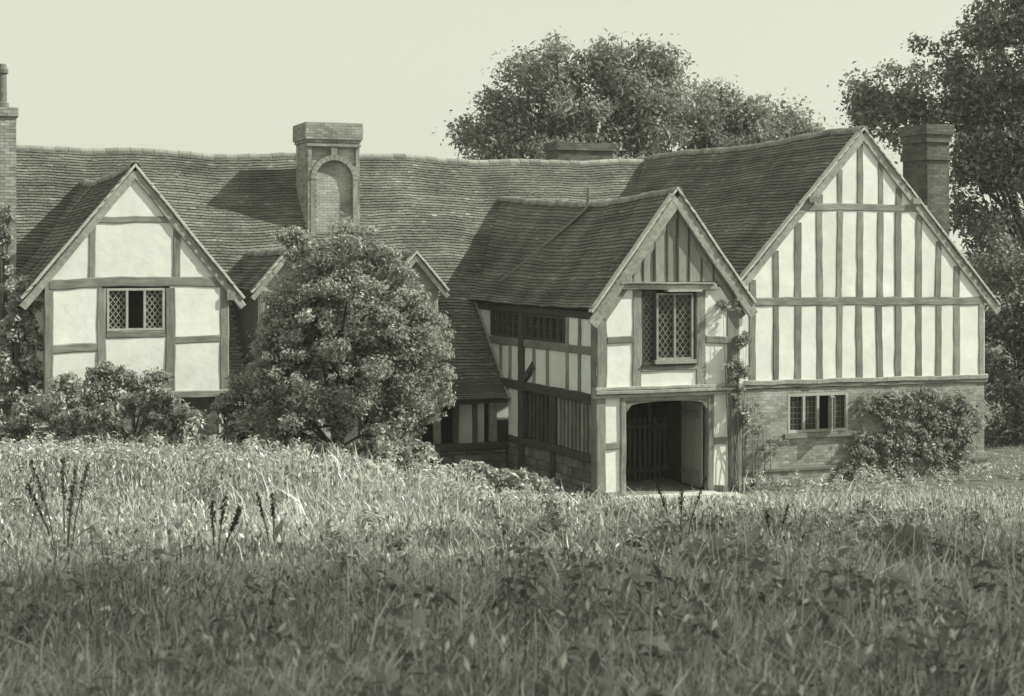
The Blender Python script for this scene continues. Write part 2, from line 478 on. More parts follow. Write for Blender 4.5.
def barges(x, z, tan, y, W1, W2, w, m=BARGE, th=0.06, drop=0.10, names='barge_board'):
    fr = front(y); c = 1 / math.sqrt(1 + tan * tan)
    for s, W in ((-1, W1), (1, W2)):
        dz = (w / 2 + 0.015) / c
        timber(names, (x - s * 0.02, z - dz + tan * .02), (x + s * W, z - dz - tan * W + 0.10), w, fr, house, m, wf=0.0, wb=-th, wob=0.006)
        # lighter verge strip with tile edge above it
        d2 = -0.020 / c
        timber('verge_strip', (x - s * 0.01, z - d2 + 0.0), (x + s * (W + 0.02), z - d2 - tan * W + 0.10), 0.055, fr, house, VERGE, wf=0.035, wb=-0.16, wob=0.006)
VERGE = mat('mortar_verge', 0.50, 0.25, 8.0, 0.4, 0.01, 0.9)
barges(LWX, LWZ, LWT, LWY, 2.33, 2.36, 0.17)
barges(PX, PZ_, PT, PY, 2.20, 2.08, 0.27)
barges(RX, RZ, RT, RY, 4.15, 4.18, 0.20, th=0.05)

# ---- timber framed walls
def panel(poly, fr, parent, m=PLASTER, w=0.0, th=0.10, name='plaster_panel'):
    if poly: return prism(name, poly, w - th + R.uniform(-.004, .004), w - 0.010 + R.uniform(-.004, .003), fr, m, parent)

def lattice(fr, u0, u1, z0, z1, step, w, parent, m, diamond=True, bw_=0.014, asp=1.35, name='leading'):
    V, F = [], []
    def bar(a, b):
        dx, dz = b[0] - a[0], b[1] - a[1]; L = math.hypot(dx, dz)
        if L < 0.02: return
        nx, nz = -dz / L * bw_ / 2, dx / L * bw_ / 2; k = len(V)
        for ww in (w + 0.008, w - 0.004):
            for p, s in ((a, 1), (a, -1), (b, -1), (b, 1)): V.append(fr.p(p[0] + s * nx, p[1] + s * nz, ww))
        F.extend([[k, k + 1, k + 2, k + 3], [k + 7, k + 6, k + 5, k + 4], [k, k + 4, k + 5, k + 1], [k + 1, k + 5, k + 6, k + 2], [k + 2, k + 6, k + 7, k + 3], [k + 3, k + 7, k + 4, k]])
    if diamond:
        H = z1 - z0; Wd = u1 - u0; s2 = step * asp
        for sg in (1, -1):
            c = -H / s2 * step - step
            while c < Wd + H / s2 * step + step:
                # line u = c + sg*(z)/asp
                pts = []
                za, zb = 0.0, H
                ua, ub = c, c + sg * H / asp
                # clip in u
                def at(t): return ua + (ub - ua) * t, H * t
                t0, t1 = 0.0, 1.0
                if abs(ub - ua) > 1e-6:
                    ts = sorted(((0 - ua) / (ub - ua), (Wd - ua) / (ub - ua)))
                    t0, t1 = max(0, ts[0]), min(1, ts[1])
                if t1 > t0:
                    A, B = at(t0), at(t1); bar((u0 + A[0], z0 + A[1]), (u0 + B[0], z0 + B[1]))
                c += step
    else:
        n = max(2, round((u1 - u0) / step)); k = max(2, round((z1 - z0) / (step * asp)))
        for i in range(1, n): bar((u0 + (u1 - u0) * i / n, z0), (u0 + (u1 - u0) * i / n, z1))
        for i in range(1, k): bar((u0, z0 + (z1 - z0) * i / k), (u1, z0 + (z1 - z0) * i / k))
    if V: return mk(name, V, F, m, parent)

def window(fr, u0, u1, z0, z1, lights, w=0.0, step=0.13, diamond=True, fm=FRAMEW, lm=LEAD, openl=(), fw=0.05, proud=0.03, label=None, sill=True, asp=1.35, reveal=0.5):
    win = empty('window', fr.p(u0, z0, w), house)
    ox, oy, oz = fr.p(u0, z0, w)
    f2 = Fr(fr.o[0] - ox, fr.o[1] - oy, fr.u[0], fr.u[1], fr.n[0], fr.n[1])
    class F3(Fr):
        def p(s, u, z, ww=0.0):
            a = Fr.p(s, u, z, ww); return (a[0], a[1], a[2] - oz)
    f = F3(f2.o[0], f2.o[1], f2.u[0], f2.u[1], f2.n[0], f2.n[1])
    if label: win['label'] = label
    prism('jamb', rect(u0, u0 + fw, z0, z1), w - 0.10, w + proud, f, fm, win)
    prism('jamb', rect(u1 - fw, u1, z0, z1), w - 0.10, w + proud, f, fm, win)
    prism('head', rect(u0 + fw, u1 - fw, z1 - fw, z1), w - 0.10, w + proud - .003, f, fm, win)
    prism('bottom_rail', rect(u0 + fw, u1 - fw, z0, z0 + fw), w - 0.10, w + proud - .003, f, fm, win)
    iu0, iu1, iz0, iz1 = u0 + fw, u1 - fw, z0 + fw, z1 - fw
    n = len(lights) if not isinstance(lights, int) else lights
    cw = (iu1 - iu0) / n
    for i in range(n):
        a, b = iu0 + i * cw, iu0 + (i + 1) * cw
        if i: prism('mullion', rect(a - fw / 2, a + fw / 2, iz0, iz1), w - 0.09, w + proud - .006, f, fm, win)
        a += fw / 2 if i else 0; b -= fw / 2 if i < n - 1 else 0
        if i in openl: continue
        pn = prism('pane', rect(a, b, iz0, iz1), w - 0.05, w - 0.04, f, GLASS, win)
        lattice(f, a, b, iz0, iz1, step, w - 0.035, win, lm, diamond, asp=asp)
    if sill: prism('sill', rect(u0 - 0.06, u1 + 0.06, z0 - 0.09, z0 - 0.003), w - 0.08, w + proud + 0.06, f, fm, win)
    # shallow box behind the panes, coloured near black for an unlit room
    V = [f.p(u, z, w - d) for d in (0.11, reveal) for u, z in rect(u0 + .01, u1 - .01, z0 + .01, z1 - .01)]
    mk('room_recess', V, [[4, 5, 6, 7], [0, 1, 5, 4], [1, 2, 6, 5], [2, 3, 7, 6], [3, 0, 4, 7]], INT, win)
    return win

# ======== left wing
fl = front(1.45)
lw = empty('gable_wall', (0, 0, 0), house); lw['label'] = 'white plastered left gable with few heavy timbers'
def lwz(x): return LWZ - 0.16 - LWT * abs(x - LWX)
LP = [(-12.2, 2.62), (-8.30, 2.62), (-8.30, lwz(-8.30)), (LWX, lwz(LWX)), (-12.2, lwz(-12.2))]
for rc in ((-12.2, -11.02, 2.62, 3.65), (-12.2, -11.02, 3.65, 5.0), (-11.02, -9.58, 2.62, 3.90), (-9.58, -8.30, 2.62, 3.73), (-9.58, -8.30, 3.73, 5.0),
           (-12.2, -11.2, 5.0, 7), (-11.2, -9.43, 5.0, 6.4), (-9.43, -8.3, 5.0, 7), (-11.2, -9.43, 6.4, 8)):
    panel(clip(LP, rc), fl, lw)
timber('post', (-12.12, 2.5), (-12.12, 4.98), 0.20, fl, lw, wf=0.009)
timber('post', (-8.38, 2.5), (-8.38, 4.95), 0.20, fl, lw, wf=0.009)
timber('rail', (-12.1, 4.98), (-8.42, 5.02), 0.22, fl, lw, wf=0.016, camber=0.05)
timber('post', (-11.03, 2.66), (-11.03, 4.90), 0.20, fl, lw, wf=0.012)
timber('post', (-9.57, 2.66), (-9.57, 4.90), 0.22, fl, lw, wf=0.012)
timber('rail', (-12.03, 3.62), (-11.13, 3.65), 0.19, fl, lw, wf=0.009)
timber('rail', (-9.46, 3.76), (-8.48, 3.78), 0.17, fl, lw, wf=0.009)
timber('rail', (-10.93, 3.90), (-9.68, 3.90), 0.15, fl, lw, wf=0.012)
timber('rail', (-12.25, 2.57), (-8.25, 2.57), 0.16, fl, lw, wf=0.035)
timber('stud', (-11.22, 5.1), (-11.22, 6.30), 0.15, fl, lw, wf=0.009)
timber('stud', (-9.43, 5.1), (-9.43, 6.30), 0.17, fl, lw, wf=0.009)
timber('collar', (-11.12, 6.38), (-9.50, 6.40), 0.15, fl, lw, wf=0.012)
for s in ():
    timber('rafter', (LWX, LWZ - 0.42), (LWX + s * 1.95, LWZ - 0.42 - LWT * 1.95), 0.17, fl, lw, wf=0.02)
window(fl, -10.92, -9.69, 3.98, 4.90, 3, w=-0.02, openl=(1,), step=0.115, sill=False, label='lattice window with its middle light open')
# lower storey of the left wing: dark brick behind the shrubs
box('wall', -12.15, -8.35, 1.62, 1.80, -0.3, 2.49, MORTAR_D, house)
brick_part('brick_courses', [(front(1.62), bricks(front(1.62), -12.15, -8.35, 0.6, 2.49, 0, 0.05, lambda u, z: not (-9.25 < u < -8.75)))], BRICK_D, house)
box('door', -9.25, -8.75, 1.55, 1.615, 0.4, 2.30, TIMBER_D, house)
# side walls of the left wing
for x0, x1 in ((-12.18, -12.0), (-8.48, -8.32)):
    box('wall', x0, x1, 1.60, 10.0, -0.3, 4.8, PLASTER_OLD, house)
box('purlin', -8.34, -8.16, 1.36, 1.60, 4.62, 4.80, TIMBER, house)

# ======== main range
box('wall', -12.7, -8.3, 5.85, 6.05, -0.4, 2.0, PLASTER_OLD, house)
fm_ = front(5.80)
mw = empty('low_wall', (0, 0, 0), house); mw['label'] = 'low shaded front wall with dark openings under the long roof'
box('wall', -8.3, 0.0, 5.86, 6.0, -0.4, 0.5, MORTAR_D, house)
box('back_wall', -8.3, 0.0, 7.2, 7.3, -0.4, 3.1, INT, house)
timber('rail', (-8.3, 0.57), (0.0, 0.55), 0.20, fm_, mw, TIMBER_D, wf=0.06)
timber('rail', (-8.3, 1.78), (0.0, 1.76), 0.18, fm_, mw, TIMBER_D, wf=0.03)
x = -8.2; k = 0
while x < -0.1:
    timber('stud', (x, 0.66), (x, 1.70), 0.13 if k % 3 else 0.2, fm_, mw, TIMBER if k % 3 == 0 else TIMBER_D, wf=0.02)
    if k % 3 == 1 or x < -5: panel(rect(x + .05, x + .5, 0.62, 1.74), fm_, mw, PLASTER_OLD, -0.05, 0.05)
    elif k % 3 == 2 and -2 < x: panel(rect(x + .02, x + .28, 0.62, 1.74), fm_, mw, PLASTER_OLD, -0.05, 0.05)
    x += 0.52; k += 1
def stones(fr, u0, u1, z0, z1, parent, big=0.30):
    z = z0
    while z < z1 - 0.05:
        h = min(R.uniform(0.15, 0.26), z1 - z); u = u0
        if z1 - z - h < 0.08: h = z1 - z
        while u < u1 - 0.06:
            L = min(R.uniform(0.18, big * 1.6), u1 - u)
            if u1 - u - L < 0.1: L = u1 - u
            a = 0.012; c = R.uniform(.02, .05); pr = R.uniform(0.02, 0.06)
            P = rect(u + a, u + L - a, z + a, z + h - a)
            V = [fr.p(uu + R.uniform(-.015, .015), zz + R.uniform(-.012, .012), 0.0) for uu, zz in P]
            V += [fr.p(min(max(uu, u + c), u + L - c) + R.uniform(-.01, .01), min(max(zz, z + c), z + h - c) + R.uniform(-.01, .01), pr) for uu, zz in P]
            mk('stone', V, [[4, 5, 6, 7], [0, 1, 5, 4], [1, 2, 6, 5], [2, 3, 7, 6], [3, 0, 4, 7]], STONE, parent)
            u += L
        z += h
stones(front(5.855), -4.0, 0.0, -0.3, 0.48, mw, 0.36)
box('wall', MX0 + .1, MX0 + .3, 6.1, 17.5, -0.3, 3.0, PLASTER_OLD, house)
box('wall', MX0 + .3, MX1, 18.0, 18.2, -0.3, 3.9, PLASTER_OLD, house)

# gabled dormers of the main range
def dormer(x, label):
    y = 5.60; z = 5.68; tan = 1.30; W = 0.86
    f = front(y)
    d = empty('dormer', (0, 0, 0), house); d['label'] = label
    P = [(x - .66, 1.9), (x + .66, 1.9), (x + .66, z - .1 - tan * .66), (x, z - .12), (x - .66, z - .1 - tan * .66)]
    for rc in ((x - .66, x + .66, 1.9, 3.65), (x - .66, x - .46, 3.65, 4.62), (x + .46, x + .66, 3.65, 4.62), (x - .66, x + .66, 4.62, 6)):
        panel(clip(P, rc), f, d, PLASTER_OLD)
    timber('post', (x - .60, 1.9), (x - .60, 4.72), 0.13, f, d)
    timber('post', (x + .60, 1.9), (x + .60, 4.72), 0.13, f, d)
    timber('rail', (x - .53, 4.66), (x + .53, 4.66), 0.12, f, d)
    timber('rail', (x - .53, 3.60), (x + .53, 3.60), 0.12, f, d)
    window(f, x - .46, x + .46, 3.67, 4.60, 2, w=-0.01, openl=(0,), sill=False, label='small casement in the gabled dormer')
    for s in (-1, 1):
        prism('dormer_cheek', [(5.68, main_z(5.68) - .2), (9.6, main_z(9.6) - .2), (9.0, 4.78), (5.68, 4.78)], -0.04, 0.04, side_l(x + s * 0.6), TIMBER_D, d)
        a = Slope((x, y - .22, z), (0, 1), (s, 0), 4.7, W, tan, lambda p: 0 * p, 0.3 + x)
        rf = build_slope('roof', a, over_main)
    ridge_run((x, y - .22, z), (0, 1), 4.4, lambda p: 0 * p, rf, None, 0.3 + x)
    barges(x, z, tan, y - .22, W, W, 0.13)
dormer(-6.08, 'gabled dormer half hidden by the left side of the round bush')
dormer(-2.68, 'gabled dormer just right of the round bush')

# ======== porch wing
fp = front(0.0)
pw = empty('porch_gable', (0, 0, 0), house); pw['label'] = 'porch gable with jettied upper storey, lattice window and open doorway'
def pz(x): return PZ_ - 0.2 - PT * abs(x - PX)
PPOLY = [(0, 2.45), (3.85, 2.45), (3.85, pz(3.85)), (PX, pz(PX)), (0, pz(0))]
for rc in ((0.0, 1.03, 2.45, 3.62), (0.0, 1.03, 3.62, 4.90), (1.03, 2.72, 2.45, 2.98), (2.72, 3.85, 2.45, 3.58), (2.72, 3.85, 3.58, 4.86)):
    panel(clip(PPOLY, rc), fp, pw)
timber('post', (0.13, 2.5), (0.13, 4.35), 0.27, fp, pw, wf=0.012)
timber('post', (3.60, 2.5), (3.60, 4.5), 0.34, fp, pw, wf=0.012)
timber('post', (1.03, 2.5), (1.03, 4.80), 0.24, fp, pw, wf=0.016)
timber('post', (2.72, 2.5), (2.72, 4.80), 0.26, fp, pw, wf=0.016)
timber('rail', (0.26, 3.64), (0.92, 3.64), 0.17, fp, pw)
timber('rail', (2.85, 3.60), (3.44, 3.58), 0.18, fp, pw)
timber('rail', (1.14, 2.95), (2.60, 2.95), 0.13, fp, pw)
timber('tie_beam', (0.62, 4.88), (3.10, 4.86), 0.14, fp, pw, BARGE, wf=0.10)
timber('tie_ledge', (0.55, 4.965), (3.02, 4.955), 0.045, fp, pw, BARGE, wf=0.16)
for s in (-1, 1):
    timber('rafter', (PX, PZ_ - 0.5), (PX + s * 1.85, PZ_ - 0.5 - PT * 1.85), 0.20, fp, pw, wf=0.02)
# vertical boards of the gable head
x = 0.66
while x < 3.2:
    wd = R.uniform(0.26, 0.36)
    P = clip([(0.5, 4.99), (3.4, 4.99), (PX, pz(PX) + 0.05)], (x + 0.010, x + wd - 0.016, 4.9, 8))
    if P: prism('gable_board', P, -0.06, R.uniform(-.018, .012), fp, BOARD, pw)
    if x > 0.8: timber('batten', (x - .003, 5.0), (x - .003, max(5.1, pz(x) - 0.12)), 0.055, fp, pw, TIMBER_D, wf=0.022, wb=-.07, wob=.005)
    x += wd
prism('gable_backing', [(0.4, 4.95), (3.5, 4.95), (PX, pz(PX))], -0.14, -0.065, fp, TIMBER_D, pw)
# oriel window
window(fp, 1.15, 1.52, 3.04, 4.78, 1, w=-0.01, step=0.135, proud=0.015, fm=TIMBER_D, lm=LEAD_D, label='narrow dark side light of the porch window', asp=1.3, sill=False)
window(fp, 1.525, 2.50, 3.14, 4.72, 2, w=0.0, step=0.15, proud=0.03, fm=FRAMEG, lm=LEAD_M, label='tall pair of lattice lights in the porch chamber', asp=1.3)
prism('window_apron', rect(1.15, 2.58, 3.0, 3.035), -0.02, 0.06, fp, TIMBER_D, pw)
prism('window_hood', rect(1.75, 2.66, 4.755, 4.80), -0.02, 0.20, fp, FRAMEW, pw)
# moulded jetty beam: three rolls
for k, (z, h, ww) in enumerate(((2.50, 0.07, 0.09), (2.415, 0.075, 0.13), (2.325, 0.08, 0.07))):
    timber('jetty_moulding', (-0.06, z), (3.80, z), h, fp, pw, BARGE, wf=ww, wb=-0.14, wob=0.004)
# ground floor front
for u0, u1 in ((0.20, 0.62), (3.06, 3.46)):
    panel(rect(u0, u1, 0.08, 1.17), fp, pw); panel(rect(u0, u1, 1.17, 2.28), fp, pw)
    timber('rail', (u0 + .02, 1.17), (u1 - .02, 1.17), 0.17, fp, pw)
    timber('rail', (u0 - .05, 0.02), (u1 + .05, 0.02), 0.16, fp, pw, wf=0.03)
timber('post', (0.10, -0.4), (0.10, 2.28), 0.25, fp, pw, wf=0.03)
timber('post', (3.64, -0.4), (3.64, 2.28), 0.34, fp, pw, wf=0.03)
timber('door_post', (0.665, -0.2), (0.665, 2.28), 0.15, fp, pw, wf=0.035)
timber('door_post', (2.98, -0.2), (2.98, 2.28), 0.17, fp, pw, wf=0.035)
timber('rail', (0.72, 2.26), (2.92, 2.24), 0.12, fp, pw, TIMBER_H, wf=0.03)
# door head with a shallow four-centred arch
hd = [(0.74, 2.21)] ; 
arc = []
for i in range(17):
    t = i / 16; e = min(t, 1 - t)
    arc.append((0.742 + 2.15 * t, 1.93 + 0.24 * min(1, (1 - (1 - min(1, e / 0.09)) ** 2)) * 0.72 + 0.07 * math.sin(math.pi * t)))
V, F = [], []
for (u, z) in arc:
    for ww in (0.02, -0.13): V.append(fp.p(u, z, ww)); V.append(fp.p(u, 2.215, ww))
for i in range(16):
    a = i * 4; b = a + 4
    F += [[a, b, b + 1, a + 1], [a + 2, a + 3, b + 3, b + 2], [a, a + 2, b + 2, b]]
mk('door_head', V, F, TIMBER_H, pw)
box('sill_beam', 0.74, 2.90, -0.08, 0.10, -0.3, 0.0, TIMBER, house)
# passage inside: floor, inner walls, ceiling
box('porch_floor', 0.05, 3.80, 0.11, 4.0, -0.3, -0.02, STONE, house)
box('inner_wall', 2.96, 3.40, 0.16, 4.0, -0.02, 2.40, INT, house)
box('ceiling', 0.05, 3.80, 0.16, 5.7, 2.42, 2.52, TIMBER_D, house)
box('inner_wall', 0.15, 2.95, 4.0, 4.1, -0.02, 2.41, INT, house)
# inner plank screen with battens
sc = empty('inner_screen', (0, 0, 0), house)
fs = front(2.1)
timber('rail', (0.2, 0.25), (2.9, 0.25), 0.14, fs, sc, TIMBER_D, wf=0.03, wb=-.05)
timber('rail', (0.2, 1.35), (2.9, 1.35), 0.10, fs, sc, TIMBER_D, wf=0.03, wb=-.05)
for i in range(19):
    u = 0.3 + i * 0.14
    timber('baluster', (u, 0.0), (u, 2.3 if i % 6 == 3 else 1.55), 0.07, fs, sc, TIMBER_D, wf=0.02, wb=-.03)
# open door leaf
dl = empty('door', (2.86, 0.14, 0.0), house); dl['label'] = 'plank door standing open inside the porch'
fd = Fr(0, 0, 0, 1, -1, 0)
for i in range(4): prism('plank', rect(0.02 + i * 0.26, 0.02 + i * 0.26 + 0.252, 0.03, 2.05), 0.0, 0.045 + R.uniform(-.006, .006), fd, BOARD, dl)
for z in (0.3, 1.7): prism('ledge', rect(0.06, 1.02, z, z + 0.12), 0.05, 0.075, fd, TIMBER, dl)
# stone doorstep
st = prism('doorstep', [(0.55, -0.35), (3.05, -0.35), (3.05, -0.03), (3.0, -0.004), (0.6, -0.004), (0.55, -0.03)], 0.085, 0.62, fp, STEP, house)

# porch left side wall (in shade)
fsd = side_l(0.0)
ps = empty('porch_side_wall', (0, 0, 0), house); ps['label'] = 'shaded timber side wall of the porch wing on a rubble base'
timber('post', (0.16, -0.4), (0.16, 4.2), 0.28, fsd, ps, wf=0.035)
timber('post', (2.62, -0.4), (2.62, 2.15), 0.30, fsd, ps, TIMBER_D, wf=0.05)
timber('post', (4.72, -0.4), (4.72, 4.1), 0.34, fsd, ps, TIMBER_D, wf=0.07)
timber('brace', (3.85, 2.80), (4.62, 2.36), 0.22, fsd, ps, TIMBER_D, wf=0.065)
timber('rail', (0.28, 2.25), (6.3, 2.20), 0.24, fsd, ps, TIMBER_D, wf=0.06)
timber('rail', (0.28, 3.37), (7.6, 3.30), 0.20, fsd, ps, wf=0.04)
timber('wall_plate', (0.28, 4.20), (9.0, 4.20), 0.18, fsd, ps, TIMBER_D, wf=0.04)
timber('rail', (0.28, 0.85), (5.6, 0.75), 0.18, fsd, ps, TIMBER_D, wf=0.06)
for u in (1.0, 1.75): timber('stud', (u, 2.34), (u, 4.12), 0.15, fsd, ps, wf=0.03)
for u in (3.0, 3.9, 5.6, 6.3): timber('stud', (u, 2.3), (u, 3.25), 0.16, fsd, ps, wf=0.03)
for a, b in ((0.2, 1.0), (1.0, 1.75)):
    panel(rect(a, b, 2.3, 3.36), fsd, ps, PLASTER); panel(rect(a, b, 3.36, 4.2), fsd, ps, PLASTER)
for a, b in ((1.75, 3.0), (3.0, 3.9), (3.9, 4.72), (4.72, 5.6), (5.6, 6.3), (6.3, 7.2)):
    panel(rect(a, b, 2.25, 3.33), fsd, ps, PLASTER)
panel(rect(7.2, 8.0, 3.2, 4.2), fsd, ps, PLASTER)
panel(rect(8.0, 9.5, 3.2, 4.2), fsd, ps, PLASTER_OLD)
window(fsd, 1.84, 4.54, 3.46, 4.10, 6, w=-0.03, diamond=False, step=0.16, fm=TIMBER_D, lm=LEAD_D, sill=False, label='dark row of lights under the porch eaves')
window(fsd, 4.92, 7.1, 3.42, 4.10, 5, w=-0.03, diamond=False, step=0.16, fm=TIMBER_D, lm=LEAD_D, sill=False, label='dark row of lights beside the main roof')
panel(rect(4.95, 5.75, 0.8, 2.2), fsd, ps, PLASTER)
u = 0.42
while u < 2.45:                              # close-set balusters of the porch side
    timber('baluster', (u, 0.94), (u, 2.14), 0.11, fsd, ps, TIMBER, wf=0.0, wb=-0.10); u += 0.235
u = 2.92
while u < 4.5:
    timber('baluster', (u, 0.9), (u, 2.12), 0.11, fsd, ps, TIMBER_D, wf=-0.02, wb=-0.12); u += 0.27
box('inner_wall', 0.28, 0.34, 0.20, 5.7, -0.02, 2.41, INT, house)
box('base_wall', 0.02, 0.2, 0.32, 5.75, -0.4, 0.78, MORTAR_D, house)
stones(side_l(0.02), 0.32, 2.46, -0.3, 0.76, ps, 0.34)
stones(side_l(0.02), 2.78, 4.54, -0.3, 0.74, ps, 0.34)
stones(side_l(0.02), 4.9, 5.75, -0.3, 0.70, ps, 0.34)
# board along the junction of the main roof and the porch wall
timber('flashing_board', (5.55, main_z(5.55) + 0.12), (8.3, main_z(8.3) + 0.12), 0.11, fsd, ps, BARGE, wf=0.05, wb=0.0)
# crooked flue pipe lying up the porch roof
V, F = [], []
def proof(x, y, l=0.06): return (x, y, PZ_ - PT * (PX - x) + float(psag(np.array(y - PY))) * 0.6 + l)
tube(V, F, [proof(0.35, 7.2), proof(0.9, 6.2), proof(1.45, 5.25), proof(1.80, 4.62, 0.10), (1.83, 4.58, PZ_ - .02), (1.83, 4.58, PZ_ + 0.22)], [0.045] * 6, 8)
mk('flue_pipe', V, F, mat('lead_pipe', 0.2, 0.2, 8, 0.2, 0.005, 0.6), house)
V, F = [], []

# ======== right wing
frw = front(0.60)
rw = empty('gable_wall', (0, 0, 0), house); rw['label'] = 'broad right gable of close white panels between upright studs'
def rz(x): return RZ - 0.16 - RT * abs(x - RX)
RP = [(3.86, 2.42), (11.43, 2.42), (11.43, rz(11.43)), (RX, rz(RX)), (3.86, rz(3.86))]
US = [3.86, 4.48, 5.13, 5.76, 6.40, 6.97, 7.57, 8.18, 8.73, 9.36, 9.97, 10.55, 11.43]
for a, b in zip(US[:-1], US[1:]):
    for z0, z1 in ((2.42, 4.45), (4.45, 6.80), (6.80, 9.5)):
        panel(clip(RP, (a, b, z0, z1)), frw, rw)
for i, u in enumerate(US):
    uu = {0: 3.98, 12: 11.33}.get(i, u); wd = 0.195 + R.uniform(-.015, .03)
    timber('stud', (uu, 2.5), (uu + R.uniform(-.03, .03), 4.36), wd, frw, rw, wob=0.006, wf=0.008, m=(BARGE if i == 12 else None))
    top = rz(uu) - 0.12
    if i not in (0, 12) and top > 4.7: timber('stud', (uu + R.uniform(-.02, .02), 4.54), (uu + R.uniform(-.03, .03), min(6.72, top)), wd, frw, rw, wob=0.006, wf=0.008)
    if top > 7.0: timber('stud', (uu + .02, 6.88), (uu + .02, top), wd * 0.9, frw, rw, wob=0.006, wf=0.008)
timber('rail', (4.05, 4.48), (11.40, 4.42), 0.22, frw, rw, wf=0.014)
timber('collar', (5.78, 6.80), (9.62, 6.80), 0.19, frw, rw, wf=0.014, camber=0.03)
for s in ():
    timber('rafter', (RX, RZ - 0.42), (RX + s * 3.85, RZ - 0.42 - RT * 3.85), 0.17, frw, rw, wf=0.015)
box('purlin', 6.02, 6.28, 0.46, 0.6, 6.93, 7.08, TIMBER, house)
box('purlin', 9.12, 9.35, 0.50, 0.6, 6.93, 7.08, TIMBER, house)
# jetty plate and brick ground floor
timber('jetty_moulding', (3.9, 2.47), (11.5, 2.43), 0.12, frw, rw, BARGE, wf=0.05)
timber('jetty_moulding', (3.9, 2.37), (11.5, 2.33), 0.09, frw, rw, TIMBER_H, wf=0.02)
fb = front(0.63)
bw_ = empty('brick_wall', (0, 0, 0), house); bw_['label'] = 'pale brick ground floor of the right wing'
WU0, WU1, WZ0, WZ1 = 5.48, 7.24, 1.16, 2.16
for rc in ((3.86, WU0, -0.5, 2.30), (WU1, 11.43, -0.5, 2.30), (WU0, WU1, -0.5, WZ0), (WU0, WU1, WZ1, 2.30)):
    prism('mortar_bed', rect(*rc), -0.22, 0.0, fb, MORTAR, bw_)
inwin = lambda u, z: not (WU0 - .02 < u < WU1 + .02 and WZ0 - 0.02 < z < WZ1 + .02)
brick_part('brick_courses', [(fb, bricks(fb, 3.87, 11.43, 0.36, 2.29, 0, 0.06, inwin))], BRICK, bw_)
brick_part('plinth_courses', [(front(0.53), bricks(front(0.53), 3.87, 11.48, -0.45, 0.27, 0, 0.09))], BRICK, bw_)
prism('plinth_bed', rect(3.87, 11.46, -0.5, 0.27), 0, 0.095, fb, MORTAR, bw_)
prism('plinth_cap', [(3.86, 0.275), (11.5, 0.265), (11.5, 0.33), (3.86, 0.34)], 0, 0.15, fb, mat('plinth_cap_brick', 0.17, 0.3, 9, 0.4, 0.01, 0.9), bw_)
window(fb, WU0, WU1, WZ0 + .02, WZ1, 4, w=-0.03, step=0.125, diamond=False, openl=(2,), fm=FRAMEW, lm=LEAD_D, fw=0.07, proud=0.04, label='four light leaded window with one casement open', asp=1.2, sill=False)
prism('sill_brick', rect(WU0 - .12, WU1 + .45, WZ0 - 0.10, WZ0 + .012), 0.0, 0.10, fb, mat('sill_brick', 0.22, 0.3, 9, 0.4, 0.01, 0.9), bw_)
# open casement swung outwards
oc = empty('casement', fb.p(6.80, WZ0 + .09, 0.02), house); oc['label'] = 'open leaded casement swung out from the brick wall'
ca = math.radians(62)
fo = Fr(0, 0, -math.cos(ca), -math.sin(ca), -math.sin(ca), math.cos(ca))
for rc in ((0, .03, 0, .82), (.35, .38, 0, .82), (.03, .35, 0, .03), (.03, .35, .79, .82)): prism('casement_bar', rect(*rc), -.012, .012, fo, FRAMEW, oc)
prism('pane', rect(.03, .35, .03, .79), -.003, .003, fo, GLASS, oc)
lattice(fo, .03, .35, .03, .79, .11, 0.004, oc, LEAD_D, False)
# other walls of the right wing
box('wall', 11.25, 11.42, 0.9, 13, -0.5, 4.6, PLASTER_OLD, house)
box('wall', 3.87, 4.0, 0.9, 8.0, -0.4, 4.6, PLASTER_OLD, house)

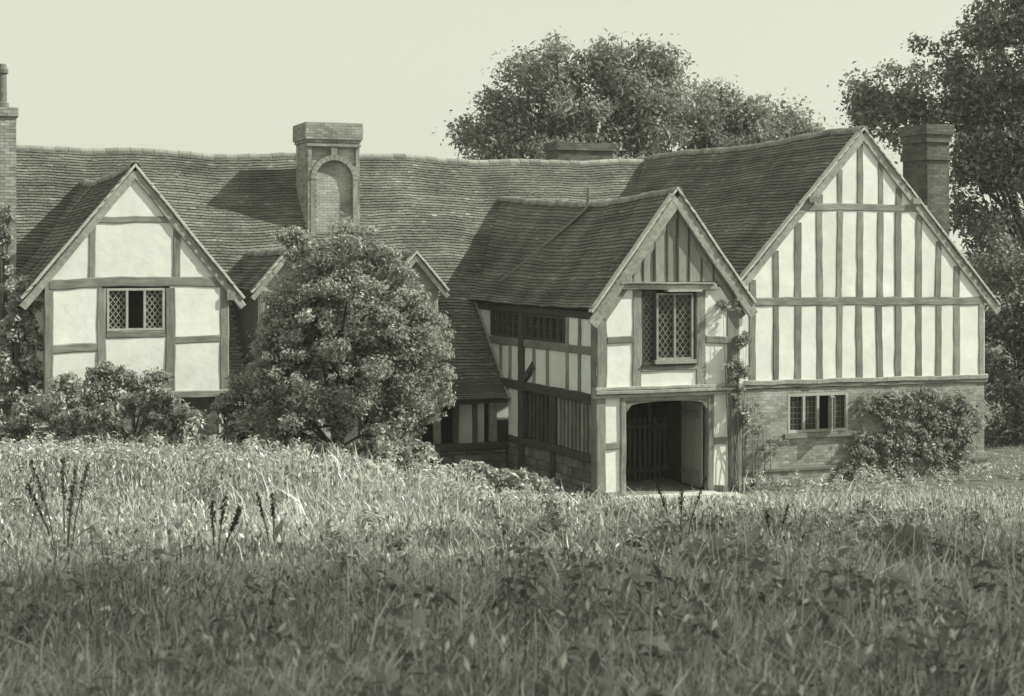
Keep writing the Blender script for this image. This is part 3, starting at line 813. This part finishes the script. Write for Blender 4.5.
# ======== chimneys
def stack(name, x0, x1, y0, y1, z0, z1, bm, mm, label, caps, recess=None):
    c = empty(name, (0, 0, 0), house); c['label'] = label
    e = 0.004
    ins = 0.13 if recess else 0.0
    prism('mortar_core', rect(x0 + e, x1 - e, z0, z1), 0, y1 - y0 - 2 * e - ins, front(y1 - e), mm, c)
    gr = [(side_l(x0), bricks(side_l(x0), y0, y1, z0, z1, 0, 0.05)),
          (Fr(x1, 0, 0, 1, 1, 0), bricks(Fr(x1, 0, 0, 1, 1, 0), y0, y1, z0, z1, 0, 0.05))]
    if recess:
        cells = [(x0 + .01 + i * .05, x0 + .01 + (i + 1) * .05, z0 + k * .05, z0 + (k + 1) * .05, -0.128, -0.0005) for i in range(int((x1 - x0 - .01) / .05))
                 for k in range(int((z1 - z0) / .05)) if not recess(x0 + .035 + i * .05, z0 + .025 + k * .05)]
        Vb, Fb = boxes(cells, front(y0)); npmesh('mortar_bed', Vb, Fb, mm, c)['kind'] = 'stuff'
        f = front(y0); f2 = front(y0 + 0.13)
        gr.append((f, bricks(f, x0, x1, z0, z1, 0, 0.135, lambda u, z: not (recess(u - .10, z) or recess(u + .10, z)))))
        gr.append((f2, bricks(f2, x0 + .05, x1 - .05, z0, z1, 0, 0.03, recess, tlo=1.05, thi=1.4)))
    else:
        gr.append((front(y0), bricks(front(y0), x0, x1, z0, z1, 0, 0.05)))
    brick_part('brick_courses', gr, bm, c)
    for (cz0, cz1, o) in caps:
        prism('cap_core', rect(x0 - o + e, x1 + o - e, cz0, cz1), 0, y1 - y0 + 2 * o - 2 * e, front(y1 + o - e), mm, c)
        brick_part('cap_courses', [(side_l(x0 - o), bricks(side_l(x0 - o), y0 - o, y1 + o, cz0, cz1, 0, 0.05)),
                                   (Fr(x1 + o, 0, 0, 1, 1, 0), bricks(Fr(x1 + o, 0, 0, 1, 1, 0), y0 - o, y1 + o, cz0, cz1, 0, 0.05)),
                                   (front(y0 - o), bricks(front(y0 - o), x0 - o, x1 + o, cz0, cz1, 0, 0.05))], bm, c)
    return c
CX0, CX1, CY0 = -4.34, -2.83, 10.30
AX0, AX1, AZ = -4.13, -3.02, 7.78
def rec(u, z):
    xm = (AX0 + AX1) / 2; r = (AX1 - AX0) / 2
    if AX0 < u < AX1 and z < AZ: return True
    if z >= AZ and ((u - xm) / r) ** 2 + ((z - AZ) / (r * 0.98)) ** 2 < 1: return True
    return False
def rec2(u, z):
    if rec(u, z): return True
    xm = (AX0 + AX1) / 2; r = (AX1 - AX0) / 2 + 0.13
    if not (8.02 < z < 8.72): return False
    out = ((u - xm) / r) ** 2 + ((z - AZ) / (r * 0.98)) ** 2 > 1
    return out and ((CX0 + .12 < u < xm - .10) or (xm + .10 < u < CX1 - .12))
stack('chimney', CX0, CX1, CY0, 11.75, 5.6, 8.88, BRICK, MORTAR, 'broad brick chimney with a recessed round arch on its face',
      ((8.84, 8.92, 0.04), (8.92, 9.40, 0.08)), rec2)
arch = empty('arch_moulding', (0, 0, 0), house); fca = front(CY0)
xm, ra = (AX0 + AX1) / 2, (AX1 - AX0) / 2
for i in range(14):
    q0, q1 = math.pi * (i + .04) / 14, math.pi * (i + .96) / 14
    prism('voussoir', [(xm + rr * math.cos(q), AZ + rr * math.sin(q)) for rr, q in ((ra, q0), (ra + .14, q0), (ra + .14, q1), (ra, q1))], -0.13, 0.035, fca, BRICK_PLAIN, arch)
for a in (AX0 - .13, AX1): prism('jamb_moulding', rect(a, a + .13, 5.7, AZ), -0.13, 0.02, fca, BRICK_PLAIN, arch)
prism('key_pilaster', rect(xm - .085, xm + .085, AZ + ra + .14, 8.80), -0.1, 0.03, fca, BRICK_PLAIN, arch)
prism('string_course', rect(CX0 - .03, CX1 + .03, 8.72, 8.79), -0.1, 0.05, fca, BRICK_PLAIN, arch)
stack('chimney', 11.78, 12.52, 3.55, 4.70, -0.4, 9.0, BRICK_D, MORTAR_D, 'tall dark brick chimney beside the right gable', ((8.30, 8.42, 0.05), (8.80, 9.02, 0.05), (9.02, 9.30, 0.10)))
lc = stack('chimney', -13.75, -12.50, 6.2, 7.4, -0.4, 8.95, BRICK, MORTAR, 'tall brick chimney at the left end with a clay pot', ((8.95, 9.16, 0.05),))
V, F = [], []
tube(V, F, [(-12.80, 6.6, 9.1), (-12.80, 6.6, 9.30), (-12.80, 6.6, 9.32), (-12.80, 6.6, 10.0), (-12.80, 6.6, 10.02), (-12.80, 6.6, 10.12), (-12.80, 6.6, 10.14), (-12.80, 6.6, 10.24)],
     [0.16, 0.16, 0.12, 0.11, 0.15, 0.15, 0.12, 0.10], 12)
mk('chimney_pot', V, F, POT, lc)
stack('chimney', 5.20, 7.20, 14.6, 15.7, 5.0, 9.12, BRICK_D, MORTAR_D, 'low wide chimney just behind the long ridge', ((9.12, 9.38, 0.07),))

# ------------------------------------------------------------------ foliage
def ell_clusters(c, rad, n, r0, r1, lo=0.45, stray=0.12):
    out = []
    for i in range(n):
        d = NR.normal(size=3); d /= np.linalg.norm(d)
        k = NR.uniform(lo, 1.0) ** 0.7
        if NR.random() < stray: k = NR.uniform(1.0, 1.22)
        out.append((c[0] + d[0] * rad[0] * k, c[1] + d[1] * rad[1] * k, c[2] + d[2] * rad[2] * k, NR.uniform(r0, r1) * (0.6 if k > 1 else 1)))
    return out

def leaves(clusters, per, size, base, up=0.35, flat=0.8, tlo=0.5, thi=1.5, asp=0.5):
    C = np.array(clusters); q = C[:, 3] ** 2
    idx = np.repeat(np.arange(len(C)), np.maximum(4, (per * q / q.mean())).astype(int)); n = len(idx)
    d = NR.normal(size=(n, 3)); d /= np.linalg.norm(d, axis=1, keepdims=True)
    rr = NR.random(n) ** 0.45 * np.where(NR.random(n) < 0.12, 1.45, 1.0)
    P = C[idx, :3] + d * (rr * C[idx, 3])[:, None] * np.array([1, 1, flat])
    N = d * 0.6 + NR.normal(size=(n, 3)) * 0.6 + np.array([0, 0, up]); N /= np.linalg.norm(N, axis=1, keepdims=True)
    A = np.cross(N, NR.normal(size=(n, 3))); A /= np.linalg.norm(A, axis=1, keepdims=True) + 1e-9
    B = np.cross(N, A)
    s = (size * NR.uniform(0.45, 1.25, n) * np.where(NR.random(n) < 0.12, 1.5, 1))[:, None]
    V = np.stack([P - A * s * .5, P + B * s * asp * .5 + N * s * .10, P + A * s * .5, P - B * s * asp * .5 + N * s * .10], 1)
    V = V.reshape(-1, 3) - np.asarray(base)
    F = np.arange(n * 4).reshape(n, 4)
    ct = NR.uniform(0.85, 1.15, len(C))
    tone = np.repeat(NR.uniform(tlo, thi, n) * ct[idx], 4)
    return V, F, tone

def plant(name, base, clusters, per, size, m, label, cat, group=None, stems=None, trunk_r=0.12, crown='crown', stemname='trunk', nlimb=14, bark=BARK, upright=False, **kw):
    o = empty(name, base); tag(o, label, cat, group)
    V, F, T = leaves(clusters, per, size, base, **kw)
    npmesh(crown, V, F, m, o, T)
    V, F = [], []
    top = stems
    if top is not None:
        b = Vector((0, 0, -0.15)); t = Vector(top) - Vector(base)
        pts = [b + (t - b) * k + Vector((R.uniform(-1, 1), R.uniform(-1, 1), 0)) * trunk_r * 0.8 * (0 < k < 1) for k in (0, .08, .3, .55, .8, 1)]
        tube(V, F, pts, [trunk_r * 1.45, trunk_r * 1.05, trunk_r * .9, trunk_r * .75, trunk_r * .5, trunk_r * .3], 9, 0.08)
        for i in R.sample(range(len(clusters)), min(nlimb, len(clusters))):
            e = Vector(clusters[i][:3]) - Vector(base)
            k = R.uniform(0.3, 0.9); s = b + (t - b) * k
            if e.z < s.z - 0.5: s = b + (t - b) * 0.2
            mid = (s + e) / 2 + Vector((R.uniform(-1, 1), R.uniform(-1, 1), R.uniform(0, 1))) * (e - s).length * 0.12
            r = trunk_r * 0.33
            tube(V, F, [s, (s + mid) / 2, mid, e], [r, r * .8, r * .6, r * .2], 6)
    else:
        for i in R.sample(range(len(clusters)), min(nlimb, len(clusters))):
            e = Vector(clusters[i][:3]) - Vector(base)
            s = Vector((R.uniform(-.2, .2), R.uniform(-.2, .2), -0.15)) + (Vector((e.x * 0.85, e.y * 0.85, 0)) if upright else Vector())
            mid = Vector((s.x * .4 + e.x * .6, s.y * .4 + e.y * .6, e.z * .45 - (0 if not upright else .05))) + Vector((R.uniform(-.1, .1), R.uniform(-.1, .1), 0))
            tube(V, F, [s, (s + mid) / 2, mid, e], [trunk_r, trunk_r * .85, trunk_r * .65, trunk_r * .25], 6)
    so_ = mk(stemname, V, F, bark, o)
    if upright: so_['kind'] = 'stuff'
    return o

def at(px, d):                                # ground point at a bearing and a distance in metres
    r = (px - 512) / 1550 * d
    x, y = from_dr(d, r); return x, y, float(ground(x, y))
def hz(py, d): return CAM[2] - (py - 255) / 1550 * d
def spot(px, py, d):
    x, y, _ = at(px, d); return (x, y, hz(py, d))

# --- the tree behind the ridge
D1 = 62.0
def blob(px, py, rx, ry, d, n, r0, r1, lo=0.5, depth=1.0, stray=0.1):
    c = spot(px, py, d); k = d / 1550
    return ell_clusters(c, (rx * k, rx * k * depth, ry * k), n, r0, r1, lo, stray)
cl = []
for a in ((585, 112, 75, 66), (540, 105, 45, 48), (635, 95, 48, 48), (495, 106, 22, 22), (655, 72, 24, 26), (560, 66, 30, 24), (625, 58, 28, 17), (490, 148, 42, 20), (575, 160, 110, 30), (660, 125, 42, 40), (480, 128, 24, 16)):
    cl += blob(*a, D1, int(max(6, a[2] * a[3] / 130)), 0.4, 1.2)
x, y, z = at(585, D1)
plant('broadleaf_tree', (x, y, z), cl, 300, 0.20, LEAF_T, 'large round crowned tree rising behind the long ridge', 'tree', None, spot(585, 95, D1), 0.45, nlimb=60)
cl = []
D2 = 66.0
for a in ((715, 130, 40, 34), (745, 112, 26, 24), (775, 140, 42, 22), (690, 110, 30, 30), (735, 150, 90, 26), (802, 132, 16, 12), (750, 135, 60, 26), (680, 140, 50, 30), (700, 125, 40, 34), (770, 128, 40, 20)):
    cl += blob(*a, D2, int(max(6, a[2] * a[3] / 105)), 0.4, 1.15)
x, y, z = at(735, D2)
plant('broadleaf_tree', (x, y, z), cl, 300, 0.20, LEAF_T, 'lower spreading tree between the round tree and right gable', 'tree', None, spot(735, 125, D2), 0.35, nlimb=40)
# --- right-hand tree beside the gable
D3 = 52.0
cl = []
for a in ((985, 70, 45, 60), (935, 85, 48, 42), (885, 95, 34, 28), (950, 48, 26, 28), (1010, 120, 50, 60), (930, 140, 50, 30), (875, 120, 22, 16), (1000, 20, 26, 30), (1050, 60, 60, 90), (1060, 170, 60, 70), (985, 200, 30, 40), (1000, 160, 40, 40), (975, 170, 20, 24), (1020, 240, 50, 40), (990, 255, 30, 30), (1060, -20, 50, 50)):
    cl += blob(*a, D3, int(max(6, a[2] * a[3] / 130)), 0.3, 0.95)
x, y, z = at(1040, D3)
plant('oak_tree', (x, y, z), cl, 270, 0.18, LEAF_R, 'big dark tree at the right edge behind the tall chimney', 'tree', None, spot(1030, 60, D3), 0.26, nlimb=26)
cl = []
D4 = 47.0
for a in ((1010, 300, 38, 44), (1000, 360, 32, 50), (1005, 262, 26, 30), (1035, 380, 45, 70), (1005, 420, 28, 34), (1045, 300, 40, 60), (1010, 455, 26, 20), (1040, 465, 40, 24)):
    cl += blob(*a, D4, int(max(8, a[2] * a[3] / 60)), 0.35, 0.7)
x, y, z = at(1018, D4)
plant('evergreen_shrub', (x, y, z), cl, 90, 0.17, LEAF_R, 'tall dark evergreen beyond the corner of the right gable', 'shrub', None, spot(1018, 300, D4), 0.16, nlimb=25, crown='foliage')
# distant trees to either side, out beyond the ends of the house
for px, d, hgt, lab in ((1130, 70, 150, 'tree beyond the right edge'), (-90, 75, 120, 'tree beyond the left end')):
    pass

# --- the round bush in front of the court
DB = 30.6
cl = []
for a in ((345, 258, 38, 32), (352, 315, 72, 58), (345, 370, 88, 52), (332, 420, 92, 42), (305, 310, 34, 34), (398, 345, 46, 46), (285, 398, 34, 44), (415, 392, 36, 34), (378, 280, 30, 34), (292, 238, 8, 7), (308, 262, 16, 20), (288, 340, 28, 42), (424, 340, 24, 40), (400, 300, 26, 30)):
    cl += blob(*a, DB, int(max(6, a[2] * a[3] / 38)), 0.09, 0.34, 0.62, 0.8, 0.28)
x, y, z = at(335, DB)
plant('round_bush', (x, y, z), cl, 160, 0.088, LEAF, 'huge rounded bush standing before the middle of the house', 'bush', None, spot(340, 330, DB), 0.11, nlimb=60, crown='foliage', stemname='stems')
# --- shrubs along the foot of the left gable
def shrub(name, lst, d, m, size, per, label, cat, r0=0.10, r1=0.26, dens=24, nl=25, tr=0.03, **kw):
    cl = []
    for a in lst: cl += blob(*a, d, int(max(6, a[2] * a[3] / dens)), r0, r1, 0.5, 0.8)
    x, y, z = at(lst[0][0], d)
    return plant(name, (x, y, z), cl, per, size, m, label, cat, None, None, tr, nlimb=nl, crown='foliage', stemname='stems', **kw)
shrub('garden_shrub', [(244, 415, 26, 34), (232, 398, 18, 20), (226, 438, 20, 14), (262, 385, 18, 24)], 31.4, LEAF, 0.10, 110, 'dark leafy shrub against the left flank of the round bush', 'shrub', 0.08, 0.24)
shrub('garden_shrub', [(130, 418, 40, 28), (158, 394, 16, 24), (100, 388, 18, 22), (125, 382, 10, 14), (180, 425, 16, 18), (165, 432, 18, 16)], 31.8, LEAF, 0.10, 100, 'spreading shrub under the lattice window of the left gable', 'shrub', 0.08, 0.24)
shrub('garden_shrub', [(50, 412, 34, 26), (20, 425, 28, 22), (78, 430, 26, 16), (66, 388, 12, 18)], 31.2, LEAF_P, 0.11, 90, 'pale leaved shrub at the left corner of the left gable', 'shrub', 0.08, 0.24)
shrub('climbing_plant', [(20, 335, 16, 46), (32, 315, 10, 26), (14, 285, 13, 20), (38, 365, 10, 32), (8, 370, 18, 40)], 33.2, LEAF_P, 0.12, 70, 'tall climber covering the left corner of the left gable', 'climber', 0.07, 0.2, 22)
shrub('climbing_plant', [(6, 232, 6, 30)], 37.2, LEAF, 0.11, 50, 'ivy growing up the left end chimney', 'climber', 0.06, 0.14, 10)
# --- low leafy plants before the porch side
shrub('leafy_plant', [(395, 455, 34, 18), (370, 460, 30, 14), (415, 465, 22, 12)], 29.8, LEAF_P, 0.14, 90, 'low broad leaved plant at the right foot of the round bush', 'plant', 0.1, 0.2)
shrub('leafy_plant', [(505, 480, 30, 9), (470, 473, 24, 9), (535, 490, 22, 7)], 30.6, LEAF_P, 0.15, 70, 'pale low plant on the bank before the porch side', 'plant', 0.08, 0.16, 9)
# --- climbers on the porch corner and on the right wing wall
def wall_climber(lst, y, m, size, per, label, depth=0.22, dens=16, r0=.08, r1=.2):
    cl = []
    for px, py, rx, ry in lst:
        a = (px - 512) / 1550; dx, dy, dz = a * CT + ST, -a * ST + CT, -(py - 255) / 1550
        t = (y - CAM[1]) / dy; k = t / 1550
        cl += ell_clusters((CAM[0] + t * dx, y, CAM[2] + t * dz), (rx * k, depth, ry * k), int(max(4, rx * ry / dens)), r0, r1, 0.3)
    bx = sum(c[0] for c in cl) / len(cl); b = (bx, y, float(ground(bx, y)))
    return plant('climbing_plant', b, cl, per, size, m, label, 'climber', None, None, 0.014, nlimb=12, crown='foliage', stemname='stems', upright=True)
wall_climber([(738, 370, 12, 18), (742, 340, 8, 12), (735, 395, 8, 12), (728, 305, 12, 6), (745, 420, 6, 18)], -0.16, LEAF, 0.10, 34, 'thin creeper clinging to the right corner of the porch', 0.12, 9, .06, .15)
wall_climber([(920, 430, 50, 32), (890, 455, 40, 22), (950, 450, 32, 34), (930, 398, 48, 10), (885, 405, 34, 16), (968, 420, 18, 34), (862, 450, 18, 26), (905, 480, 60, 10), (960, 480, 26, 10)], 0.46, LEAF, 0.10, 40, 'dense bushy climber on the pale brick wall of the right wing', 0.11, 13, .06, .19)
wall_climber([(775, 445, 20, 6), (757, 420, 8, 26), (765, 485, 24, 8), (800, 488, 30, 7), (850, 470, 18, 12)], 0.40, LEAF, 0.085, 26, 'sparse creeper and weeds at the foot of the brick wall', 0.12, 12, .06, .14)

# --- trees standing to the right of the viewer, whose shade lies on the near meadow
for (d, r, lab) in ((-0.4, 12.5, 'tree at the right of the near meadow, nearest the viewer'), (6.6, 13.0, 'tree at the right of the near meadow, farther down the slope'), (12.6, 16.5, 'unseen thin tree added to dapple the shade edge, farthest down the right')):
    x, y = from_dr(d, r); z = float(ground(x, y))
    cl = ell_clusters((x, y, z + 8.6), ((5.0, 5.0, 5.6) if d < 10 else (2.6, 2.6, 5.2)), (240 if d < 10 else 9), 0.6, 1.3 if d < 10 else 0.9, 0.2)  # sparse third crown, out of view, added to dapple the shade edge
    for k in range(16):                        # uneven boughs down the slope, shaped to break up the shade edge
        bx_, by_ = from_dr(d + R.uniform(2.0, 8.5), r + R.uniform(-3, 3))
        cl += ell_clusters((bx_, by_, z + 3.5 + k * 0.65), (1.1, 1.1, 0.7), 6, 0.3, 0.7, 0.2)
    plant('broadleaf_tree', (x, y, z), cl, 80, 0.42, LEAF_T, lab, 'tree', 'shade trees by the meadow', (x, y, z + 9), 0.4, nlimb=40)

# ------------------------------------------------------------------ meadow grass
def grass(bands):
    Vs, Ts = [], []
    for d0, d1, dens, h0, h1, w in bands:
        um = 0.52 if d0 < 12 else 0.47
        n = int(dens * um * (d1 * d1 - d0 * d0))
        d = np.sqrt(NR.uniform(d0 * d0, d1 * d1, n)); r = NR.uniform(-um, um, n) * d
        x, y = from_dr(d, r)
        # tufts
        k = n // 9; tx = NR.integers(0, k, n); x = x * 0.25 + 0.75 * x[tx] if False else x
        z = ground(x, y)
        ok = ~((y > 0.55) & (x > -0.1) & (x < 11.6)) & ~((x > 0.55) & (x < 3.3) & (y > -0.95 - 0.25 * np.sin(x * 3.3)) & (NR.random(n) < 0.97)) & ~((y > 1.4) & (x < -8.2)) & ((y < 5.6) | (x > 11.6)) & ((d < 38) | (x > 11.6)) & ~((x > -0.15) & (y > -0.05) & (x < 3.9))
        x, y, z, d = x[ok], y[ok], z[ok], d[ok]; n = len(x)
        pat = 0.5 + 0.5 * np.sin(x * 0.7 + 0.8 * np.sin(y * 0.55)) * np.sin(y * 0.6 + np.sin(x * 0.4))
        fine = 0.5 + 0.5 * np.sin(x * 3.1 + 2 * np.sin(y * 2.3)) * np.sin(y * 2.9 + 1.7 * np.sin(x * 2.1))
        h = NR.uniform(h0, h1, n) * (0.45 + 0.5 * pat + 0.4 * fine)
        h *= np.where(NR.random(n) < 0.05, 1.5, 1)
        h *= 0.30 + 0.70 * sst(0.5, 9.0, -y + np.where(x < -1, 9, 0))
        az = NR.uniform(0, 2 * math.pi, n); lean = NR.uniform(0.1, 1.0, n)
        lx, ly = np.cos(az) * lean, np.sin(az) * lean
        fa = az + math.pi / 2 + NR.uniform(-.6, .6, n)
        ww = w * NR.uniform(0.6, 1.4, n) * np.where(NR.random(n) < 0.06, 2.6 if d0 > 11 else 1.5, 1); sx, sy = np.cos(fa) * ww / 2, np.sin(fa) * ww / 2
        base = np.stack([x, y, z - 0.02], -1)
        mid = base + np.stack([lx * h * .38, ly * h * .38, h * .6], -1)
        tip = base + np.stack([lx * h, ly * h, h * (1 - 0.18 * lean)], -1)
        S = np.stack([sx, sy, 0 * sx], -1)
        V = np.stack([base - S * .7, base + S * .7, mid - S, mid + S, tip], 1)
        t = NR.uniform(0.22, 1.5, n) * (0.62 + 0.42 * pat + 0.28 * fine) * np.where(NR.random(n) < 0.10, 1.5, 1)
        Vs.append(V.reshape(-1, 3)); Ts.append(np.repeat(t, 5))
    V = np.vstack(Vs); n = len(V) // 5
    T = np.array([[0, 1, 3], [0, 3, 2], [2, 3, 4]])
    F = (T[None] + np.arange(n)[:, None, None] * 5).reshape(-1, 3)
    o = npmesh('meadow_grass', V, F, GRASSM, None, np.concatenate(Ts))
    tag(o, 'long uncut meadow grass covering the slope before the house', 'grass', kind='stuff')
grass(((3.4, 7.5, 3600, 0.07, 0.24, 0.007), (7.5, 12, 2000, 0.08, 0.27, 0.009), (12, 20, 900, 0.09, 0.30, 0.013), (20, 38, 330, 0.08, 0.28, 0.019), (38, 66, 40, 0.15, 0.4, 0.04), (5.5, 14, 40, 0.30, 0.56, 0.006), (14, 30, 22, 0.38, 0.66, 0.010)))

# broad-leaved weeds, clover and pale flower heads tangled through the grass
def herbs():
    cl, n = [], 1500
    d = np.concatenate([np.sqrt(NR.uniform(16, 144, 500)), np.sqrt(NR.uniform(144, 1100, n - 500))]); r = NR.uniform(-.42, .42, n) * d
    x, y = from_dr(d, r); z = ground(x, y)
    for i in range(n):
        if (y[i] > -1.5 and x[i] > 0.3 and x[i] < 3.6) or y[i] > 0.3: continue
        q = NR.uniform(0.05, 0.13) * (0.6 + d[i] / 26)
        cl.append((x[i], y[i], z[i] + NR.uniform(0.02, 0.20), q))
    for i in range(120):                      # bigger clumps of dock, thistle and nettle
        px, dd_ = NR.choice([NR.uniform(-40, 1064), NR.uniform(480, 1000)]), NR.uniform(5.5, 24)
        a, b, c = at(px, dd_)
        for k in range(NR.integers(2, 6)):
            cl.append((a + NR.normal(0, .09), b + NR.normal(0, .09), c + NR.uniform(0.05, 0.36), NR.uniform(0.06, 0.14) * (0.7 + dd_ / 30)))
    V1, F1, T1 = leaves(cl, 30, 0.072, (0, 0, 0), up=0.9, flat=0.7, tlo=0.25, thi=1.0, asp=0.5)
    # ragged growth along the crest of the bank and the wall foot
    cl = []
    for i in range(620):
        px, dd_ = NR.uniform(-30, 560), NR.uniform(25.5, 31.5)
        a, b, c = at(px, dd_)
        cl.append((a, b, c + abs(NR.normal(0.08, 0.20)), NR.uniform(0.08, 0.22)))
    for i in range(150):
        a, b = NR.uniform(3.7, 13.0), NR.uniform(-1.2, 0.25); cl.append((a, b, float(ground(a, b)) + abs(NR.normal(0.03, 0.14)), NR.uniform(0.06, 0.17)))
    V2, F2, T2 = leaves(cl, 40, 0.095, (0, 0, 0), up=0.8, flat=1.2, tlo=0.5, thi=1.7, asp=0.4)
    # seed and flower heads
    n = 26000; d = np.sqrt(NR.uniform(16, 1250, n)); r = NR.uniform(-.42, .42, n) * d
    x, y = from_dr(d, r); ok = ~((y > -1.3) & (x > 0.2)) & ((y < 1.2) | (x > -8)); x, y, d = x[ok], y[ok], d[ok]; n = len(x)
    P = np.stack([x, y, ground(x, y) + NR.uniform(0.10, 0.36, n) * (0.5 + 0.5 * sst(0.5, 8, -y + np.where(x < -1, 8, 0)))], -1)
    A = NR.normal(size=(n, 3)) * 0.4 + np.array([0, 0, 1.0]); A /= np.linalg.norm(A, axis=1, keepdims=True)
    B = np.cross(A, NR.normal(size=(n, 3))); B /= np.linalg.norm(B, axis=1, keepdims=True)
    L = NR.uniform(0.012, 0.035, n)[:, None] * (0.6 + d / 22)[:, None]
    V3 = np.stack([P - A * L, P + B * L * .35, P + A * L, P - B * L * .35], 1).reshape(-1, 3)
    T3 = np.repeat(NR.choice([0.35, 0.9, 1.3, 1.9], n, p=[.3, .3, .25, .15]), 4)
    V = np.vstack([V1, V2, V3]); F = np.vstack([F1, F2 + len(V1), np.arange(n * 4).reshape(n, 4) + len(V1) + len(V2)])
    o = npmesh('meadow_weeds', V, F, GRASSM, None, np.concatenate([T1, T2, T3]))
    tag(o, 'tangled low weeds and seed heads mixed into the meadow grass', 'weeds', kind='stuff')
herbs()

# ------------------------------------------------------------------ thin summer haze in the air
hv = bpy.data.materials.new('haze'); hv.use_nodes = True
hn = hv.node_tree.nodes; hn.clear()
ho = hn.new('ShaderNodeOutputMaterial'); hp = hn.new('ShaderNodeVolumePrincipled')
hp.inputs['Color'].default_value = (0.97, 1.0, 0.93, 1); hp.inputs['Density'].default_value = 0.0007; hp.inputs['Anisotropy'].default_value = 0.2
hv.node_tree.links.new(hp.outputs[0], ho.inputs['Volume'])
HB = 6500
hz_o = mk('haze', [(x, y, z) for z in (-4.5, 26.0) for x, y in ((-HB, -HB), (HB, -HB), (HB, HB), (-HB, HB))],
          [[0, 3, 2, 1], [4, 5, 6, 7], [0, 1, 5, 4], [1, 2, 6, 5], [2, 3, 7, 6], [3, 0, 4, 7]], hv)
tag(hz_o, 'thin pale summer haze over the whole place', 'haze', kind='stuff')

# ------------------------------------------------------------------ docks and tall weeds in the meadow
def dock(px, d, kind, h, label, n=6, yaw=0.0):
    x, y, z = at(px, d)
    o = empty('dock_plant', (x, y, z)); tag(o, label, 'weed', 'docks and tall weeds in the meadow')
    o.rotation_euler = (0, 0, yaw)
    def leaf(p0, az, L, wd, tilt):
        V, F = [], []; k = 7
        dx, dy = math.cos(az), math.sin(az)
        for i in range(k + 1):
            t = i / k; a = tilt - 0.9 * t * t * 0.7
            rr = L * t * math.cos(tilt) + L * 0.10 * t * t; zz = L * math.sin(tilt) * (t - 0.22 * t * t)
            w = wd * 0.5 * max(0.0, math.sin(math.pi * min(1, max(0, (t - 0.18) / 0.82)))) ** 0.8 + 0.005
            wv = 0.012 * math.sin(t * 14)
            c = (p0[0] + dx * rr, p0[1] + dy * rr, p0[2] + zz)
            V += [(c[0] - dy * w, c[1] + dx * w, c[2] + w * .35 + wv), c, (c[0] + dy * w, c[1] - dx * w, c[2] + w * .35 - wv)]
        for i in range(k):
            a = i * 3; F += [[a, a + 1, a + 4, a + 3], [a + 1, a + 2, a + 5, a + 4]]
        mk('leaf', V, F, DOCK, o)
    if kind == 'leafy':
        for i in range(n):
            leaf((R.uniform(-.04, .04), R.uniform(-.04, .04), 0.05 * i / n), i * 2.4 + R.uniform(-.4, .4), h * R.uniform(0.45, 0.85), h * R.uniform(0.12, 0.2), math.radians(R.uniform(58, 86)))
    else:
        for s in range(n):
            V, F = [], []; ax, ay = R.uniform(-.12, .12), R.uniform(-.12, .12)
            hh = h * R.uniform(0.75, 1.05)
            tube(V, F, [(ax * .3, ay * .3, -.03), (ax, ay, hh * .5), (ax * 2.2, ay * 2.2, hh)], [0.008, 0.006, 0.003], 5)
            mk('stem', V, F, DOCKS, o)
            V, F = [], []
            for j in range(70):
                t = 0.66 + 0.34 * j / 69; q = (t - .5) * 2
                c = Vector((ax + ax * 1.2 * q, ay + ay * 1.2 * q, hh * t)) + Vector((R.gauss(0, .010), R.gauss(0, .010), R.gauss(0, .006)))
                u = Vector((R.gauss(0, 1), R.gauss(0, 1), R.gauss(0, 1))).normalized() * R.uniform(.008, .02); w = u.orthogonal().normalized() * .009
                b = len(V); V += [tuple(c - u), tuple(c + w), tuple(c + u), tuple(c - w)]; F.append([b, b + 1, b + 2, b + 3])
            mk('seed_head', V, F, DOCKS, o)
        for i in range(3): leaf((0, 0, 0.1 * i), i * 2.1 + R.uniform(-.4, .4), h * 0.35, h * 0.09, math.radians(R.uniform(40, 70)))
for a in ((905, 11.2, 'leafy', 0.85, 'large dock with broad upright leaves in the right of the meadow', 6),
          (803, 11.0, 'leafy', 0.42, 'small spreading dock left of the large upright one', 5),
          (722, 10.4, 'leafy', 0.72, 'tall leafy dock below the gravel path, right of centre', 7),
          (690, 8.2, 'leafy', 0.42, 'dark broad leaved dock low in the near shade', 6),
          (668, 7.2, 'leafy', 0.30, 'lowest dock, nearest the bottom edge right of centre', 5),
          (680, 15.5, 'seeding', 0.95, 'tall seeding dock in front of the porch doorway', 3),
          (634, 17.0, 'leafy', 0.55, 'upright leaved dock before the left door post', 4),
          (65, 12.6, 'seeding', 0.95, 'cluster of brown seeding docks at the far left', 6),
          (215, 12.0, 'seeding', 0.66, 'seeding dock left of centre at the shade edge', 4),
          (232, 11.0, 'leafy', 0.34, 'leafy weed beside the left seeding dock', 4),
          (120, 10.5, 'leafy', 0.34, 'leafy weed between the left seeding docks', 4),
          (395, 11.2, 'leafy', 0.32, 'pair of dark leaves at the shade edge in mid meadow', 3),
          (275, 14.0, 'seeding', 0.7, 'thin seeding weed below the round bush', 2),
          (775, 14.0, 'seeding', 0.62, 'leaning weed stalk right of the porch path', 2)):
    dock(*a, yaw=R.uniform(0, 6))
